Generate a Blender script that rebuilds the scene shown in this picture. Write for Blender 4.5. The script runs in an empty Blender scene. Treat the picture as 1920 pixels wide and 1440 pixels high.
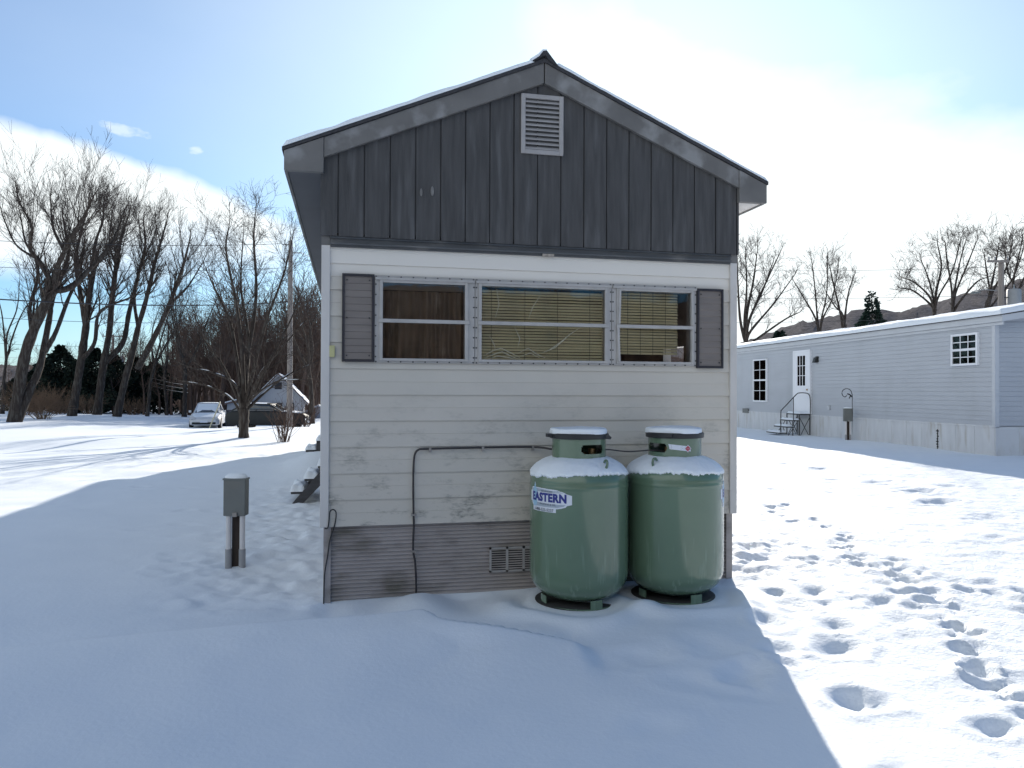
import bpy, math, random
import numpy as np
from mathutils import Vector
S = bpy.context.scene
COL = S.collection
rad = math.radians

# ------------------------------------------------------------------ camera
CAM_P = np.array([-1.5834, -6.1059, 1.7011]); YAW, PITCH, ROLL, FPX = 0.2152, 0.0096, 0.0041, 1400.0
_f = np.array([math.sin(YAW)*math.cos(PITCH), math.cos(YAW)*math.cos(PITCH), math.sin(PITCH)])
_r = np.array([math.cos(YAW), -math.sin(YAW), 0.0]); _u = np.cross(_r, _f)
_r, _u = _r*math.cos(ROLL)+_u*math.sin(ROLL), -_r*math.sin(ROLL)+_u*math.cos(ROLL)
from mathutils import Matrix
cam_d = bpy.data.cameras.new('camera'); cam = bpy.data.objects.new('camera', cam_d); COL.objects.link(cam)
cam_d.sensor_width = 36.0; cam_d.lens = 36.0*FPX/1920.0; cam_d.clip_end = 3000; cam_d.clip_start = 0.05
M = Matrix(((_r[0], _u[0], -_f[0], CAM_P[0]), (_r[1], _u[1], -_f[1], CAM_P[1]), (_r[2], _u[2], -_f[2], CAM_P[2]), (0, 0, 0, 1)))
cam.matrix_world = M
S.camera = cam

# ------------------------------------------------------------------ sun and sky
SUN_AZ, SUN_EL = rad(21.4), rad(19.0)
SUN_DIR = Vector((math.sin(SUN_AZ)*math.cos(SUN_EL), math.cos(SUN_AZ)*math.cos(SUN_EL), math.sin(SUN_EL)))
sun_d = bpy.data.lights.new('sun', 'SUN'); sun = bpy.data.objects.new('sun', sun_d); COL.objects.link(sun)
sun_d.energy = 5.0; sun_d.angle = rad(0.55); sun_d.color = (1.0, 0.93, 0.83)
sun.rotation_euler = SUN_DIR.to_track_quat('Z', 'Y').to_euler(); sun.location = (20, 60, 30)
S.view_settings.view_transform = 'Standard'; S.view_settings.look = 'None'
S.view_settings.gamma = 1.0; S.view_settings.use_curve_mapping = False
S.view_settings.exposure = 0.6
SKY_STRENGTH, CLOUD_LIGHT = 0.07, 0.8

W = bpy.data.worlds.new('World'); S.world = W; W.use_nodes = True
def build_sky():
    nt = W.node_tree; nt.nodes.clear(); N = nt.nodes.new; L = nt.links.new
    def math_(op, a, b=None, c=None, clamp=False):
        n = N('ShaderNodeMath'); n.operation = op; n.use_clamp = clamp
        for i, v in enumerate((a, b, c)):
            if v is None: continue
            if isinstance(v, (int, float)): n.inputs[i].default_value = v
            else: L(v, n.inputs[i])
        return n.outputs[0]
    def sstep(v, lo, hi):
        n = N('ShaderNodeMapRange'); n.interpolation_type = 'SMOOTHSTEP'
        L(v, n.inputs[0]); n.inputs[1].default_value = lo; n.inputs[2].default_value = hi
        return n.outputs[0]
    sky = N('ShaderNodeTexSky'); sky.sky_type = 'NISHITA'; sky.sun_disc = False
    sky.sun_elevation = SUN_EL; sky.sun_rotation = SUN_AZ
    sky.air_density = 1.0; sky.dust_density = 1.0; sky.ozone_density = 1.0; sky.altitude = 200
    bg = N('ShaderNodeBackground'); bg.inputs[1].default_value = SKY_STRENGTH
    wb = N('ShaderNodeMix'); wb.data_type = 'RGBA'; wb.blend_type = 'MULTIPLY'; wb.inputs[0].default_value = 1.0; wb.inputs[7].default_value = (0.41, 0.89, 1.42, 1)   # daylight white balance
    L(sky.outputs[0], wb.inputs[6]); L(wb.outputs[2], bg.inputs[0])
    tc = N('ShaderNodeTexCoord'); sep = N('ShaderNodeSeparateXYZ'); L(tc.outputs['Generated'], sep.inputs[0])
    x, y, z = sep.outputs
    az = math_('MULTIPLY', math_('ARCTAN2', x, y), 180/math.pi)
    el = math_('MULTIPLY', math_('ARCSINE', z), 180/math.pi)
    def noise(scale, detail=5, zs=1.0, off=0.0):
        mp = N('ShaderNodeMapping'); mp.inputs['Scale'].default_value = (1, 1, zs); mp.inputs['Location'].default_value = (off, 0, 0)
        L(tc.outputs['Generated'], mp.inputs[0])
        n = N('ShaderNodeTexNoise'); n.inputs['Scale'].default_value = scale; n.inputs['Detail'].default_value = detail
        L(mp.outputs[0], n.inputs[0]); return math_('SUBTRACT', n.outputs[0], 0.5)
    n1 = noise(5, 6); n2 = noise(3.0, 6, 2.0, 4.0); n3 = noise(26, 5, 2.5, 9.0)
    # bright bank on the west: upper edge slopes down towards north, ragged
    edge = math_('ADD', math_('MULTIPLY_ADD', math_('ADD', az, 22.0), -0.27, 17.8), math_('MULTIPLY', n1, 5.0))
    top = sstep(math_('SUBTRACT', edge, el), -0.3, 1.6)
    low = sstep(math_('ADD', el, math_('MULTIPLY', n2, 10.0)), 5.5, 10.5)
    side = sstep(math_('ADD', az, math_('MULTIPLY', n2, 8.0)), 0.0, -8.0)
    bank = math_('MULTIPLY', math_('MULTIPLY', top, low), side)
    # white glare cloud round the sun, to the east
    e1 = sstep(math_('ADD', az, math_('MULTIPLY', n1, 12.0)), 3.0, 23.0)
    e2 = sstep(math_('MULTIPLY_ADD', n2, 16.0, math_('SUBTRACT', math_('SUBTRACT', 31.5, math_('MULTIPLY', math_('MAXIMUM', math_('SUBTRACT', az, 20.0), 0.0), 0.46)), el)), -3.0, 6.0)
    e3 = sstep(az, 130.0, 70.0)
    east = math_('MULTIPLY', math_('MULTIPLY', e1, e2), e3)
    # thin haze low over the horizon everywhere in front
    haze = math_('MULTIPLY', sstep(math_('ABSOLUTE', math_('SUBTRACT', az, 20.0)), 70.0, 25.0), math_('MULTIPLY', sstep(el, 13.0, 1.0), 0.45))
    # bright aureole round the sun
    dp = N('ShaderNodeVectorMath'); dp.operation = 'DOT_PRODUCT'; L(tc.outputs['Generated'], dp.inputs[0]); dp.inputs[1].default_value = SUN_DIR
    ang = math_('MULTIPLY', math_('ARCCOSINE', dp.outputs['Value']), 180/math.pi)
    aure = math_('MULTIPLY', sstep(ang, 50.0, 4.0), 0.40)
    def puff(a, e, ra, re):
        da = math_('DIVIDE', math_('SUBTRACT', az, a), ra); de = math_('DIVIDE', math_('SUBTRACT', el, e), re)
        d = math_('SQRT', math_('ADD', math_('MULTIPLY', da, da), math_('MULTIPLY', de, de)))
        return sstep(math_('MULTIPLY_ADD', n3, 3.2, d), 1.05, 0.0)
    p1 = puff(-15.3, 17.2, 2.3, 0.62); p2 = puff(-10.6, 16.5, 0.95, 0.5)
    thin = math_('MULTIPLY', sstep(math_('ABSOLUTE', az), 80.0, 35.0), math_('MULTIPLY_ADD', n2, 0.14, 0.18))
    m = math_('MAXIMUM', math_('MAXIMUM', bank, east), math_('MAXIMUM', math_('MAXIMUM', math_('MULTIPLY', p1, 0.6), math_('MULTIPLY', p2, 0.6)), math_('MAXIMUM', haze, math_('ADD', thin, aure, clamp=True))))
    m = math_('MULTIPLY', m, sstep(el, -2.0, 0.5), clamp=True)
    cl = N('ShaderNodeBackground'); cl.inputs[0].default_value = (0.93, 0.99, 1.0, 1); cl.inputs[1].default_value = CLOUD_LIGHT
    mix = N('ShaderNodeMixShader'); L(m, mix.inputs[0]); L(bg.outputs[0], mix.inputs[1]); L(cl.outputs[0], mix.inputs[2])
    out = N('ShaderNodeOutputWorld'); L(mix.outputs[0], out.inputs[0])
build_sky()

# ------------------------------------------------------------------ helpers
def pt(px, py, D):
    """a place in the world D metres in front of the viewpoint"""
    return CAM_P + D*(_f + _r*(px-960)/FPX - _u*(py-720)/FPX)

def mat(name, col, rough=0.6, var=0.12, scale=6.0, stretch=(1, 1, 1), bump=0.0, bscale=None, metal=0.0, col2=None, c2lo=0.5, c2hi=0.62,
        c2scale=3.0, c2stretch=None, spec=0.5, coat=0.0, detail=5, c2max=1.0):
    m = bpy.data.materials.new(name); m.use_nodes = True; nt = m.node_tree; N = nt.nodes.new; L = nt.links.new
    b = nt.nodes['Principled BSDF']; b.inputs['Roughness'].default_value = rough; b.inputs['Metallic'].default_value = metal
    b.inputs['Specular IOR Level'].default_value = spec; b.inputs['Coat Weight'].default_value = coat; b.inputs['Coat Roughness'].default_value = 0.06
    tc = N('ShaderNodeTexCoord')
    def noise(sc, st, det=detail):
        mp = N('ShaderNodeMapping'); mp.inputs['Scale'].default_value = st; L(tc.outputs['Object'], mp.inputs[0])
        n = N('ShaderNodeTexNoise'); n.inputs['Scale'].default_value = sc; n.inputs['Detail'].default_value = det; L(mp.outputs[0], n.inputs[0]); return n.outputs[0]
    n = noise(scale, stretch)
    r = N('ShaderNodeMapRange'); r.inputs[1].default_value = 0.25; r.inputs[2].default_value = 0.75
    r.inputs[3].default_value = 1-var; r.inputs[4].default_value = 1+var; L(n, r.inputs[0])
    mx = N('ShaderNodeMix'); mx.data_type = 'RGBA'; mx.blend_type = 'MULTIPLY'; mx.inputs[0].default_value = 1
    mx.inputs[6].default_value = (*col, 1); L(r.outputs[0], mx.inputs[7]); c = mx.outputs[2]
    if col2:
        n2 = noise(c2scale, c2stretch or stretch, 7)
        r2 = N('ShaderNodeMapRange'); r2.inputs[1].default_value = c2lo; r2.inputs[2].default_value = c2hi; r2.inputs[4].default_value = c2max; L(n2, r2.inputs[0])
        m2 = N('ShaderNodeMix'); m2.data_type = 'RGBA'; L(r2.outputs[0], m2.inputs[0]); L(c, m2.inputs[6]); m2.inputs[7].default_value = (*col2, 1); c = m2.outputs[2]
    L(c, b.inputs['Base Color'])
    if bump:
        nb = noise(bscale or scale*3, stretch); bp = N('ShaderNodeBump'); bp.inputs['Strength'].default_value = min(1.0, bump); bp.inputs['Distance'].default_value = 0.01*max(1.0, bump)
        L(nb, bp.inputs['Height']); L(bp.outputs[0], b.inputs['Normal'])
    return m

def glass_mat(name, tint=(1, 1, 1), see=0.9, rough=0.02):
    m = bpy.data.materials.new(name); m.use_nodes = True; nt = m.node_tree; nt.nodes.clear(); N = nt.nodes.new; L = nt.links.new
    t = N('ShaderNodeBsdfTransparent'); t.inputs[0].default_value = (tint[0]*see, tint[1]*see, tint[2]*see, 1)
    g = N('ShaderNodeBsdfGlossy'); g.inputs['Roughness'].default_value = rough
    fr = N('ShaderNodeFresnel'); fr.inputs[0].default_value = 1.5
    mx = N('ShaderNodeMixShader'); L(fr.outputs[0], mx.inputs[0]); L(t.outputs[0], mx.inputs[1]); L(g.outputs[0], mx.inputs[2])
    o = N('ShaderNodeOutputMaterial'); L(mx.outputs[0], o.inputs[0]); return m

OFF = {}
class MB:
    """collects shapes; build() links them as ONE mesh object"""
    def __init__(s): s.V = []; s.F = []; s.n = 0
    def add(s, v, faces):
        v = np.asarray(v, float).reshape(-1, 3); s.V.append(v)
        for fa in faces:
            fa = np.asarray(fa, int)
            if fa.ndim == 1: fa = fa[None]
            s.F.append(fa + s.n)
        s.n += len(v); return s
    def box(s, x0, x1, y0, y1, z0, z1):
        v = [(x, y, z) for z in (z0, z1) for y in (y0, y1) for x in (x0, x1)]
        return s.add(v, [[[0, 2, 3, 1], [4, 5, 7, 6], [0, 1, 5, 4], [2, 6, 7, 3], [0, 4, 6, 2], [1, 3, 7, 5]]])
    def bar(s, a, b, w, h, up=(0, 0, 1)):
        a = np.array(a, float); b = np.array(b, float); d = b-a; d /= np.linalg.norm(d); up = np.array(up, float)
        x = np.cross(d, up); x /= np.linalg.norm(x); y = np.cross(x, d); v = []
        for p in (a, b):
            for sx, sy in ((-1, -1), (1, -1), (1, 1), (-1, 1)): v.append(p + x*sx*w/2 + y*sy*h/2)
        return s.add(v, [[[3, 2, 1, 0], [4, 5, 6, 7], [0, 1, 5, 4], [1, 2, 6, 5], [2, 3, 7, 6], [3, 0, 4, 7]]])
    def prism(s, poly, y0, y1, axis='y'):
        n = len(poly); v = []
        for y in (y0, y1):
            for a, b in poly: v.append({'y': (a, y, b), 'x': (y, a, b), 'z': (a, b, y)}[axis])
        q = [[i, (i+1) % n, n+(i+1) % n, n+i] for i in range(n)]
        return s.add(v, [q, [list(range(n))[::-1]], [list(range(n, 2*n))]])
    def tube(s, P, R, n=8, cap=True):
        P = np.asarray(P, float); k = len(P); R = np.full(k, R, float) if np.isscalar(R) else np.asarray(R, float)
        T = np.gradient(P, axis=0); T /= np.linalg.norm(T, axis=1)[:, None]+1e-12
        a = np.array([0, 0, 1.0]) if abs(T[:, 2]).mean() < 0.75 else np.array([1.0, 0.2, 0])
        X = np.cross(T, a); X /= np.linalg.norm(X, axis=1)[:, None]+1e-12; Y = np.cross(T, X)
        th = np.arange(n)*2*math.pi/n
        v = P[:, None]+R[:, None, None]*(X[:, None]*np.cos(th)[None, :, None]+Y[:, None]*np.sin(th)[None, :, None])
        i = np.arange(n); j = (i+1) % n
        q = (np.stack([i, j, j+n, i+n], 1)[None]+(np.arange(k-1)*n)[:, None, None]).reshape(-1, 4)
        fs = [q]
        if cap: fs += [[list(range(n))[::-1]], [list(range((k-1)*n, k*n))]]
        return s.add(v.reshape(-1, 3), fs)
    def lathe(s, prof, c=(0, 0, 0), n=48, cap=True):
        k = len(prof); th = np.arange(n)*2*math.pi/n; v = []
        for r_, z in prof:
            for t in th: v.append((c[0]+r_*math.cos(t), c[1]+r_*math.sin(t), c[2]+z))
        i = np.arange(n); j = (i+1) % n
        q = (np.stack([i, j, j+n, i+n], 1)[None]+(np.arange(k-1)*n)[:, None, None]).reshape(-1, 4)
        fs = [q]
        if cap: fs += [[list(range(n))[::-1]], [list(range((k-1)*n, k*n))]]
        return s.add(v, fs)
    def grid(s, fn, U, Vv):
        P = np.array([[fn(u, v) for u in U] for v in Vv], float); a, b = len(Vv), len(U)
        i = np.arange(b-1)
        q = (np.stack([i, i+1, i+1+b, i+b], 1)[None]+(np.arange(a-1)*b)[:, None, None]).reshape(-1, 4)
        return s.add(P.reshape(-1, 3), [q])
    def loft(s, secs, cap=True):
        k, n = len(secs), len(secs[0]); v = np.array(secs, float).reshape(-1, 3); i = np.arange(n); j = (i+1) % n
        q = (np.stack([i, j, j+n, i+n], 1)[None]+(np.arange(k-1)*n)[:, None, None]).reshape(-1, 4)
        fs = [q]
        if cap: fs += [[list(range(n))[::-1]], [list(range((k-1)*n, k*n))]]
        return s.add(v, fs)
    def build(s, name, m, parent=None, smooth=False, local=False, bevel=0.0, angle=None):
        V = np.concatenate(s.V); off = np.zeros(3)
        if parent is not None and not local: off = OFF[parent.name]
        V = V-off
        me = bpy.data.meshes.new(name); me.vertices.add(len(V)); me.vertices.foreach_set('co', V.ravel().astype(np.float32))
        idx = np.concatenate([f.ravel() for f in s.F]); cnt = np.concatenate([np.full(f.shape[0], f.shape[1]) for f in s.F])
        me.loops.add(len(idx)); me.loops.foreach_set('vertex_index', idx.astype(np.int32))
        st = np.concatenate([[0], np.cumsum(cnt)[:-1]]); me.polygons.add(len(cnt))
        me.polygons.foreach_set('loop_start', st.astype(np.int32))
        me.polygons.foreach_set('use_smooth', np.full(len(cnt), bool(smooth)))
        me.update(calc_edges=True); me.validate()
        if smooth and angle: me.set_sharp_from_angle(angle=rad(angle))
        me.materials.append(m)
        o = bpy.data.objects.new(name, me); COL.objects.link(o)
        if parent is not None: o.parent = parent
        OFF[o.name] = off
        if bevel:
            b = o.modifiers.new('bevel', 'BEVEL'); b.width = bevel; b.segments = 2; b.limit_method = 'ANGLE'; b.angle_limit = rad(40)
        return o

def thing(name, label, cat, loc=(0, 0, 0), rz=0.0, group=None):
    o = bpy.data.objects.new(name, None); COL.objects.link(o); o.empty_display_size = 0.2
    o.location = loc; o.rotation_euler = (0, 0, rz); o['label'] = label; o['category'] = cat
    if group: o['group'] = group
    OFF[o.name] = np.array(loc, float); return o
def tag(o, label, cat, group=None):
    o['label'] = label; o['category'] = cat
    if group: o['group'] = group
    return o
def struct(o, kind='structure'): o['kind'] = kind; return o

def text_mesh(body, size, bold=0.0, sx=1.0):
    cu = bpy.data.curves.new('t', 'FONT'); cu.body = body; cu.size = size; cu.align_x = 'CENTER'; cu.align_y = 'CENTER'; cu.offset = bold; cu.space_character = 1.0+bold*18
    cu.resolution_u = 3; o = bpy.data.objects.new('t', cu); COL.objects.link(o)
    dg = bpy.context.evaluated_depsgraph_get(); me = bpy.data.meshes.new_from_object(o.evaluated_get(dg))
    v = np.zeros(len(me.vertices)*3); me.vertices.foreach_get('co', v); v = v.reshape(-1, 3)
    fs = [list(p.vertices) for p in me.polygons]
    bpy.data.objects.remove(o); bpy.data.curves.remove(cu); bpy.data.meshes.remove(me)
    v[:, 0] *= sx; return v, fs

# value noise for terrain
_rng = np.random.RandomState(7); _tab = _rng.rand(256, 256)
def vnoise(x, y):
    x = np.asarray(x, float); y = np.asarray(y, float)
    xi = np.floor(x).astype(int); yi = np.floor(y).astype(int); fx = x-xi; fy = y-yi
    fx = fx*fx*(3-2*fx); fy = fy*fy*(3-2*fy); g = lambda a, b: _tab[a & 255, b & 255]
    return (g(xi, yi)*(1-fx)+g(xi+1, yi)*fx)*(1-fy)+(g(xi, yi+1)*(1-fx)+g(xi+1, yi+1)*fx)*fy - 0.5
def fbm(x, y, o=4):
    t = 0; a = 1.0
    for k in range(o): t = t+a*vnoise(x*2**k+17.3*k, y*2**k+5.1*k); a *= 0.5
    return t
def ss(t, lo, hi):
    t = np.clip((np.asarray(t, float)-lo)/(hi-lo), 0, 1); return t*t*(3-2*t)

# ------------------------------------------------------------------ materials
def snow_mat(name='snow', bump=0.8):
    m = bpy.data.materials.new(name); m.use_nodes = True; nt = m.node_tree; N = nt.nodes.new; L = nt.links.new
    b = nt.nodes['Principled BSDF']; b.inputs['Roughness'].default_value = 0.75; b.inputs['Specular IOR Level'].default_value = 0.25
    tc = N('ShaderNodeTexCoord')
    n0 = N('ShaderNodeTexNoise'); n0.inputs['Scale'].default_value = 1.3; n0.inputs['Detail'].default_value = 6; L(tc.outputs['Object'], n0.inputs[0])
    cr = N('ShaderNodeMix'); cr.data_type = 'RGBA'; L(n0.outputs[0], cr.inputs[0]); cr.inputs[6].default_value = (0.78, 0.83, 0.88, 1); cr.inputs[7].default_value = (0.86, 0.90, 0.94, 1)
    L(cr.outputs[2], b.inputs['Base Color'])
    n1 = N('ShaderNodeTexNoise'); n1.inputs['Scale'].default_value = 28; n1.inputs['Detail'].default_value = 6; n1.inputs['Roughness'].default_value = 0.65; L(tc.outputs['Object'], n1.inputs[0])
    bp = N('ShaderNodeBump'); bp.inputs['Strength'].default_value = bump; bp.inputs['Distance'].default_value = 0.02; L(n1.outputs[0], bp.inputs['Height'])
    if name == 'snow':   # the open yard has a coarse crust, the sheltered end is smooth powder
        sp = N('ShaderNodeSeparateXYZ'); L(tc.outputs['Object'], sp.inputs[0]); mrn = N('ShaderNodeMapRange'); L(sp.outputs[0], mrn.inputs[0]); mrn.inputs[1].default_value = 0.6; mrn.inputs[2].default_value = 2.6; mrn.inputs[3].default_value = 0.22; mrn.inputs[4].default_value = 0.75; L(mrn.outputs[0], bp.inputs['Strength'])
    L(bp.outputs[0], b.inputs['Normal']); return m
M_SNOW = snow_mat()
M_SNOWOBJ = snow_mat('snow_cap', 0.3)
def siding_mat():
    m = mat('white_siding', (0.575, 0.535, 0.475), 0.42, 0.04, 2.0, (1, 1, 1), 0.06, 40)
    nt = m.node_tree; N = nt.nodes.new; L = nt.links.new; b = nt.nodes['Principled BSDF']
    base = b.inputs['Base Color'].links[0].from_socket
    tc = N('ShaderNodeTexCoord'); sep = N('ShaderNodeSeparateXYZ'); L(tc.outputs['Object'], sep.inputs[0])
    def noise(sc, st, det=8):
        mp = N('ShaderNodeMapping'); mp.inputs['Scale'].default_value = st; L(tc.outputs['Object'], mp.inputs[0])
        n = N('ShaderNodeTexNoise'); n.inputs['Scale'].default_value = sc; n.inputs['Detail'].default_value = det; n.inputs['Roughness'].default_value = 0.7; L(mp.outputs[0], n.inputs[0]); return n.outputs[0]
    def mr(v, a, b_, c=0.0, d=1.0):
        r = N('ShaderNodeMapRange'); L(v, r.inputs[0]); r.inputs[1].default_value = a; r.inputs[2].default_value = b_; r.inputs[3].default_value = c; r.inputs[4].default_value = d; return r.outputs[0]
    def mul(a, b_):
        n = N('ShaderNodeMath'); n.operation = 'MULTIPLY'; L(a, n.inputs[0])
        if isinstance(b_, float): n.inputs[1].default_value = b_
        else: L(b_, n.inputs[1])
        return n.outputs[0]
    z = sep.outputs[2]
    grime = mul(mul(mr(noise(2.4, (1, 1, 2.2)), 0.51, 0.62), mr(noise(22, (0.8, 1, 2.6)), 0.36, 0.58)), mr(z, 1.75, 0.75, 0.05, 0.9))
    m1 = N('ShaderNodeMix'); m1.data_type = 'RGBA'; L(grime, m1.inputs[0]); L(base, m1.inputs[6]); m1.inputs[7].default_value = (0.17, 0.17, 0.15, 1)
    haze = mul(mr(noise(0.9, (1, 1, 2)), 0.42, 0.7), 0.30)
    m2 = N('ShaderNodeMix'); m2.data_type = 'RGBA'; L(haze, m2.inputs[0]); L(m1.outputs[2], m2.inputs[6]); m2.inputs[7].default_value = (0.50, 0.50, 0.44, 1)
    m3 = N('ShaderNodeMix'); m3.data_type = 'RGBA'; L(mr(z, 2.60, 2.66, 0.0, 0.75), m3.inputs[0]); L(m2.outputs[2], m3.inputs[6]); m3.inputs[7].default_value = (0.80, 0.76, 0.70, 1)   # the two newer, cleaner courses
    L(m3.outputs[2], b.inputs['Base Color']); return m
M_SIDING = siding_mat()
M_GABLE = mat('dark_weathered_boards', (0.060, 0.059, 0.060), 0.7, 0.3, 5, (6, 1, 0.5), 0.35, 30, col2=(0.20, 0.205, 0.215), c2lo=0.56, c2hi=0.72, c2scale=2.3, c2stretch=(5, 1, 0.55), c2max=0.27)
M_RAKE = mat('grey_trim_board', (0.15, 0.145, 0.14), 0.65, 0.22, 3, (1, 1, 1), 0.15, 20, col2=(0.30, 0.30, 0.30), c2lo=0.52, c2hi=0.66, c2scale=4.0, c2max=0.7)
M_BAND = mat('dark_trim', (0.085, 0.09, 0.095), 0.6, 0.2, 4, (1, 1, 4), 0.1, 20, col2=(0.17, 0.165, 0.16), c2lo=0.55, c2hi=0.7)
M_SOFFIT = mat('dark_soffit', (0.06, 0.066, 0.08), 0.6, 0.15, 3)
M_ROOF = mat('asphalt_roof', (0.045, 0.045, 0.05), 0.85, 0.3, 30, bump=0.4)
M_TRIM = mat('cream_corner_trim', (0.60, 0.575, 0.55), 0.5, 0.08, 3, (1, 1, 0.4), col2=(0.42, 0.39, 0.36), c2lo=0.55, c2hi=0.75, c2scale=2.5)
M_SKIRT = mat('taupe_corrugated_skirt', (0.37, 0.335, 0.325), 0.5, 0.10, 3, (1, 1, 2), 0.05, 30, col2=(0.11, 0.10, 0.075), c2lo=0.5, c2hi=0.7, c2scale=2.2, c2stretch=(1, 1, 2.5), c2max=0.8)
M_ALU = mat('dull_aluminium', (0.42, 0.405, 0.39), 0.5, 0.12, 9, bump=0.05, metal=0.1)
M_VENT = mat('vent_paint', (0.36, 0.345, 0.34), 0.5, 0.12, 8)
M_DARK = mat('dark_void', (0.012, 0.012, 0.012), 0.8, 0.1)
M_SCREW = mat('dark_screw', (0.03, 0.03, 0.03), 0.5, 0.1)
M_SHUT = mat('grey_shutter', (0.19, 0.165, 0.15), 0.5, 0.12, 3, (1, 1, 6), 0.1, 20)
M_SHUTB = mat('black_shutter_border', (0.022, 0.02, 0.026), 0.45, 0.1)
M_BLIND = mat('olive_blind', (0.80, 0.72, 0.45), 0.5, 0.14, 3, col2=(0.62, 0.57, 0.38), c2scale=2)
M_CURT = mat('brown_curtain', (0.10, 0.072, 0.045), 0.8, 0.45, 3, (6, 1, 0.5), col2=(0.25, 0.2, 0.14), c2lo=0.58, c2hi=0.75, c2scale=3, c2stretch=(7, 1, 0.6))
M_GLASS = glass_mat('window_glass', see=0.97)
M_FILM = mat('plastic_film_fold', (0.92, 0.90, 0.74), 0.25, 0.05)
M_TANK = None
def tank_mat():
    m = mat('green_tank_paint', (0.112, 0.176, 0.116), 0.25, 0.07, 2.5, (1, 1, 1), 0.10, 6, spec=0.5, coat=0.55)
    nt = m.node_tree; N = nt.nodes.new; L = nt.links.new; b = nt.nodes['Principled BSDF']; base = b.inputs['Base Color'].links[0].from_socket
    tc = N('ShaderNodeTexCoord'); sep = N('ShaderNodeSeparateXYZ'); L(tc.outputs['Object'], sep.inputs[0])
    mp = N('ShaderNodeMapping'); mp.inputs['Scale'].default_value = (1, 1, 0.09); L(tc.outputs['Object'], mp.inputs[0])
    n = N('ShaderNodeTexNoise'); n.inputs['Scale'].default_value = 26; n.inputs['Detail'].default_value = 3; L(mp.outputs[0], n.inputs[0])
    a = N('ShaderNodeMapRange'); L(n.outputs[0], a.inputs[0]); a.inputs[1].default_value = 0.56; a.inputs[2].default_value = 0.68
    zc = N('ShaderNodeMapRange'); L(sep.outputs[2], zc.inputs[0]); zc.inputs[1].default_value = 0.52; zc.inputs[2].default_value = 0.40; zc.inputs[4].default_value = 0.55
    mu = N('ShaderNodeMath'); mu.operation = 'MULTIPLY'; L(a.outputs[0], mu.inputs[0]); L(zc.outputs[0], mu.inputs[1])
    mx = N('ShaderNodeMix'); mx.data_type = 'RGBA'; L(mu.outputs[0], mx.inputs[0]); L(base, mx.inputs[6]); mx.inputs[7].default_value = (0.20, 0.29, 0.22, 1)
    L(mx.outputs[2], b.inputs['Base Color']); return m
M_TANK = tank_mat()
M_LID = mat('black_lid_plastic', (0.018, 0.019, 0.022), 0.45, 0.15)
M_BRASS = mat('brass_valve', (0.35, 0.24, 0.12), 0.4, 0.15, metal=0.8)
M_PIPE = mat('black_gas_pipe', (0.035, 0.03, 0.032), 0.45, 0.2, 20)
M_CLIP = mat('pipe_clip', (0.30, 0.28, 0.26), 0.45, 0.1, metal=0.5)
M_CABLE = mat('black_cable', (0.02, 0.02, 0.022), 0.5, 0.1)
M_STK = mat('sticker_white', (0.66, 0.70, 0.78), 0.4, 0.04)
M_STKG = mat('sticker_grey', (0.36, 0.42, 0.50), 0.4, 0.05)
M_STKB = mat('sticker_blue', (0.02, 0.03, 0.22), 0.4, 0.04)
M_STKS = mat('sticker_sky', (0.32, 0.52, 0.68), 0.4, 0.06)
M_STKK = mat('sticker_black', (0.05, 0.06, 0.09), 0.4, 0.04)
M_RED = mat('hazard_red', (0.42, 0.04, 0.07), 0.4, 0.05)
M_METER = mat('grey_meter_box', (0.145, 0.155, 0.15), 0.5, 0.12, 4, bump=0.05, col2=(0.17, 0.16, 0.14), c2lo=0.55, c2hi=0.7)
M_PVC = mat('white_conduit', (0.62, 0.60, 0.60), 0.45, 0.06, 4)
M_PVCG = mat('grey_conduit', (0.30, 0.30, 0.31), 0.5, 0.1, 8)
M_POST = mat('dark_wood_post', (0.045, 0.032, 0.025), 0.8, 0.3, 8, (3, 3, 0.5), 0.3)
M_STEPW = mat('dark_grey_stair_wood', (0.055, 0.055, 0.06), 0.7, 0.25, 6, (1, 4, 4), 0.2)
M_VINYL = mat('pale_vinyl_siding', (0.445, 0.47, 0.51), 0.5, 0.05, 0.8, (1, 1, 3), col2=(0.36, 0.38, 0.40), c2lo=0.56, c2hi=0.8, c2scale=1.2, c2stretch=(1, 1, 0.3), c2max=0.5)
M_VINYLT = mat('vinyl_trim', (0.53, 0.555, 0.59), 0.5, 0.05, 2); M_WHITE = mat('white_window_trim', (0.78, 0.80, 0.84), 0.5, 0.04, 2)
M_NSKIRT = mat('stained_white_skirt', (0.60, 0.615, 0.635), 0.55, 0.08, 2, (1, 3, 0.6), col2=(0.40, 0.37, 0.32), c2lo=0.56, c2hi=0.75, c2scale=1.8, c2stretch=(1, 3, 0.5), c2max=0.7)
M_BLACKM = mat('black_steel', (0.02, 0.022, 0.022), 0.5, 0.2)
M_NGLASS = glass_mat('neighbour_glass', see=0.8)
M_BARK = mat('bark', (0.050, 0.040, 0.034), 0.9, 0.35, 6, (4, 4, 0.7), 0.6, 14, col2=(0.090, 0.08, 0.07), c2scale=3, spec=0.1)
M_TWIG = mat('twig', (0.070, 0.056, 0.050), 0.9, 0.25, 2, spec=0.1)
M_TWIGR = mat('reddish_twig', (0.11, 0.075, 0.06), 0.9, 0.25, 2, spec=0.1)
M_BRUSH = mat('dry_brush', (0.16, 0.105, 0.07), 0.9, 0.35, 2, spec=0.1)
M_NEEDLE = mat('evergreen_needle', (0.028, 0.038, 0.028), 0.8, 0.5, 1.5, spec=0.1)
M_NEEDLE2 = mat('spruce_needle', (0.022, 0.040, 0.032), 0.8, 0.4, 1.5, spec=0.1)
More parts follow.
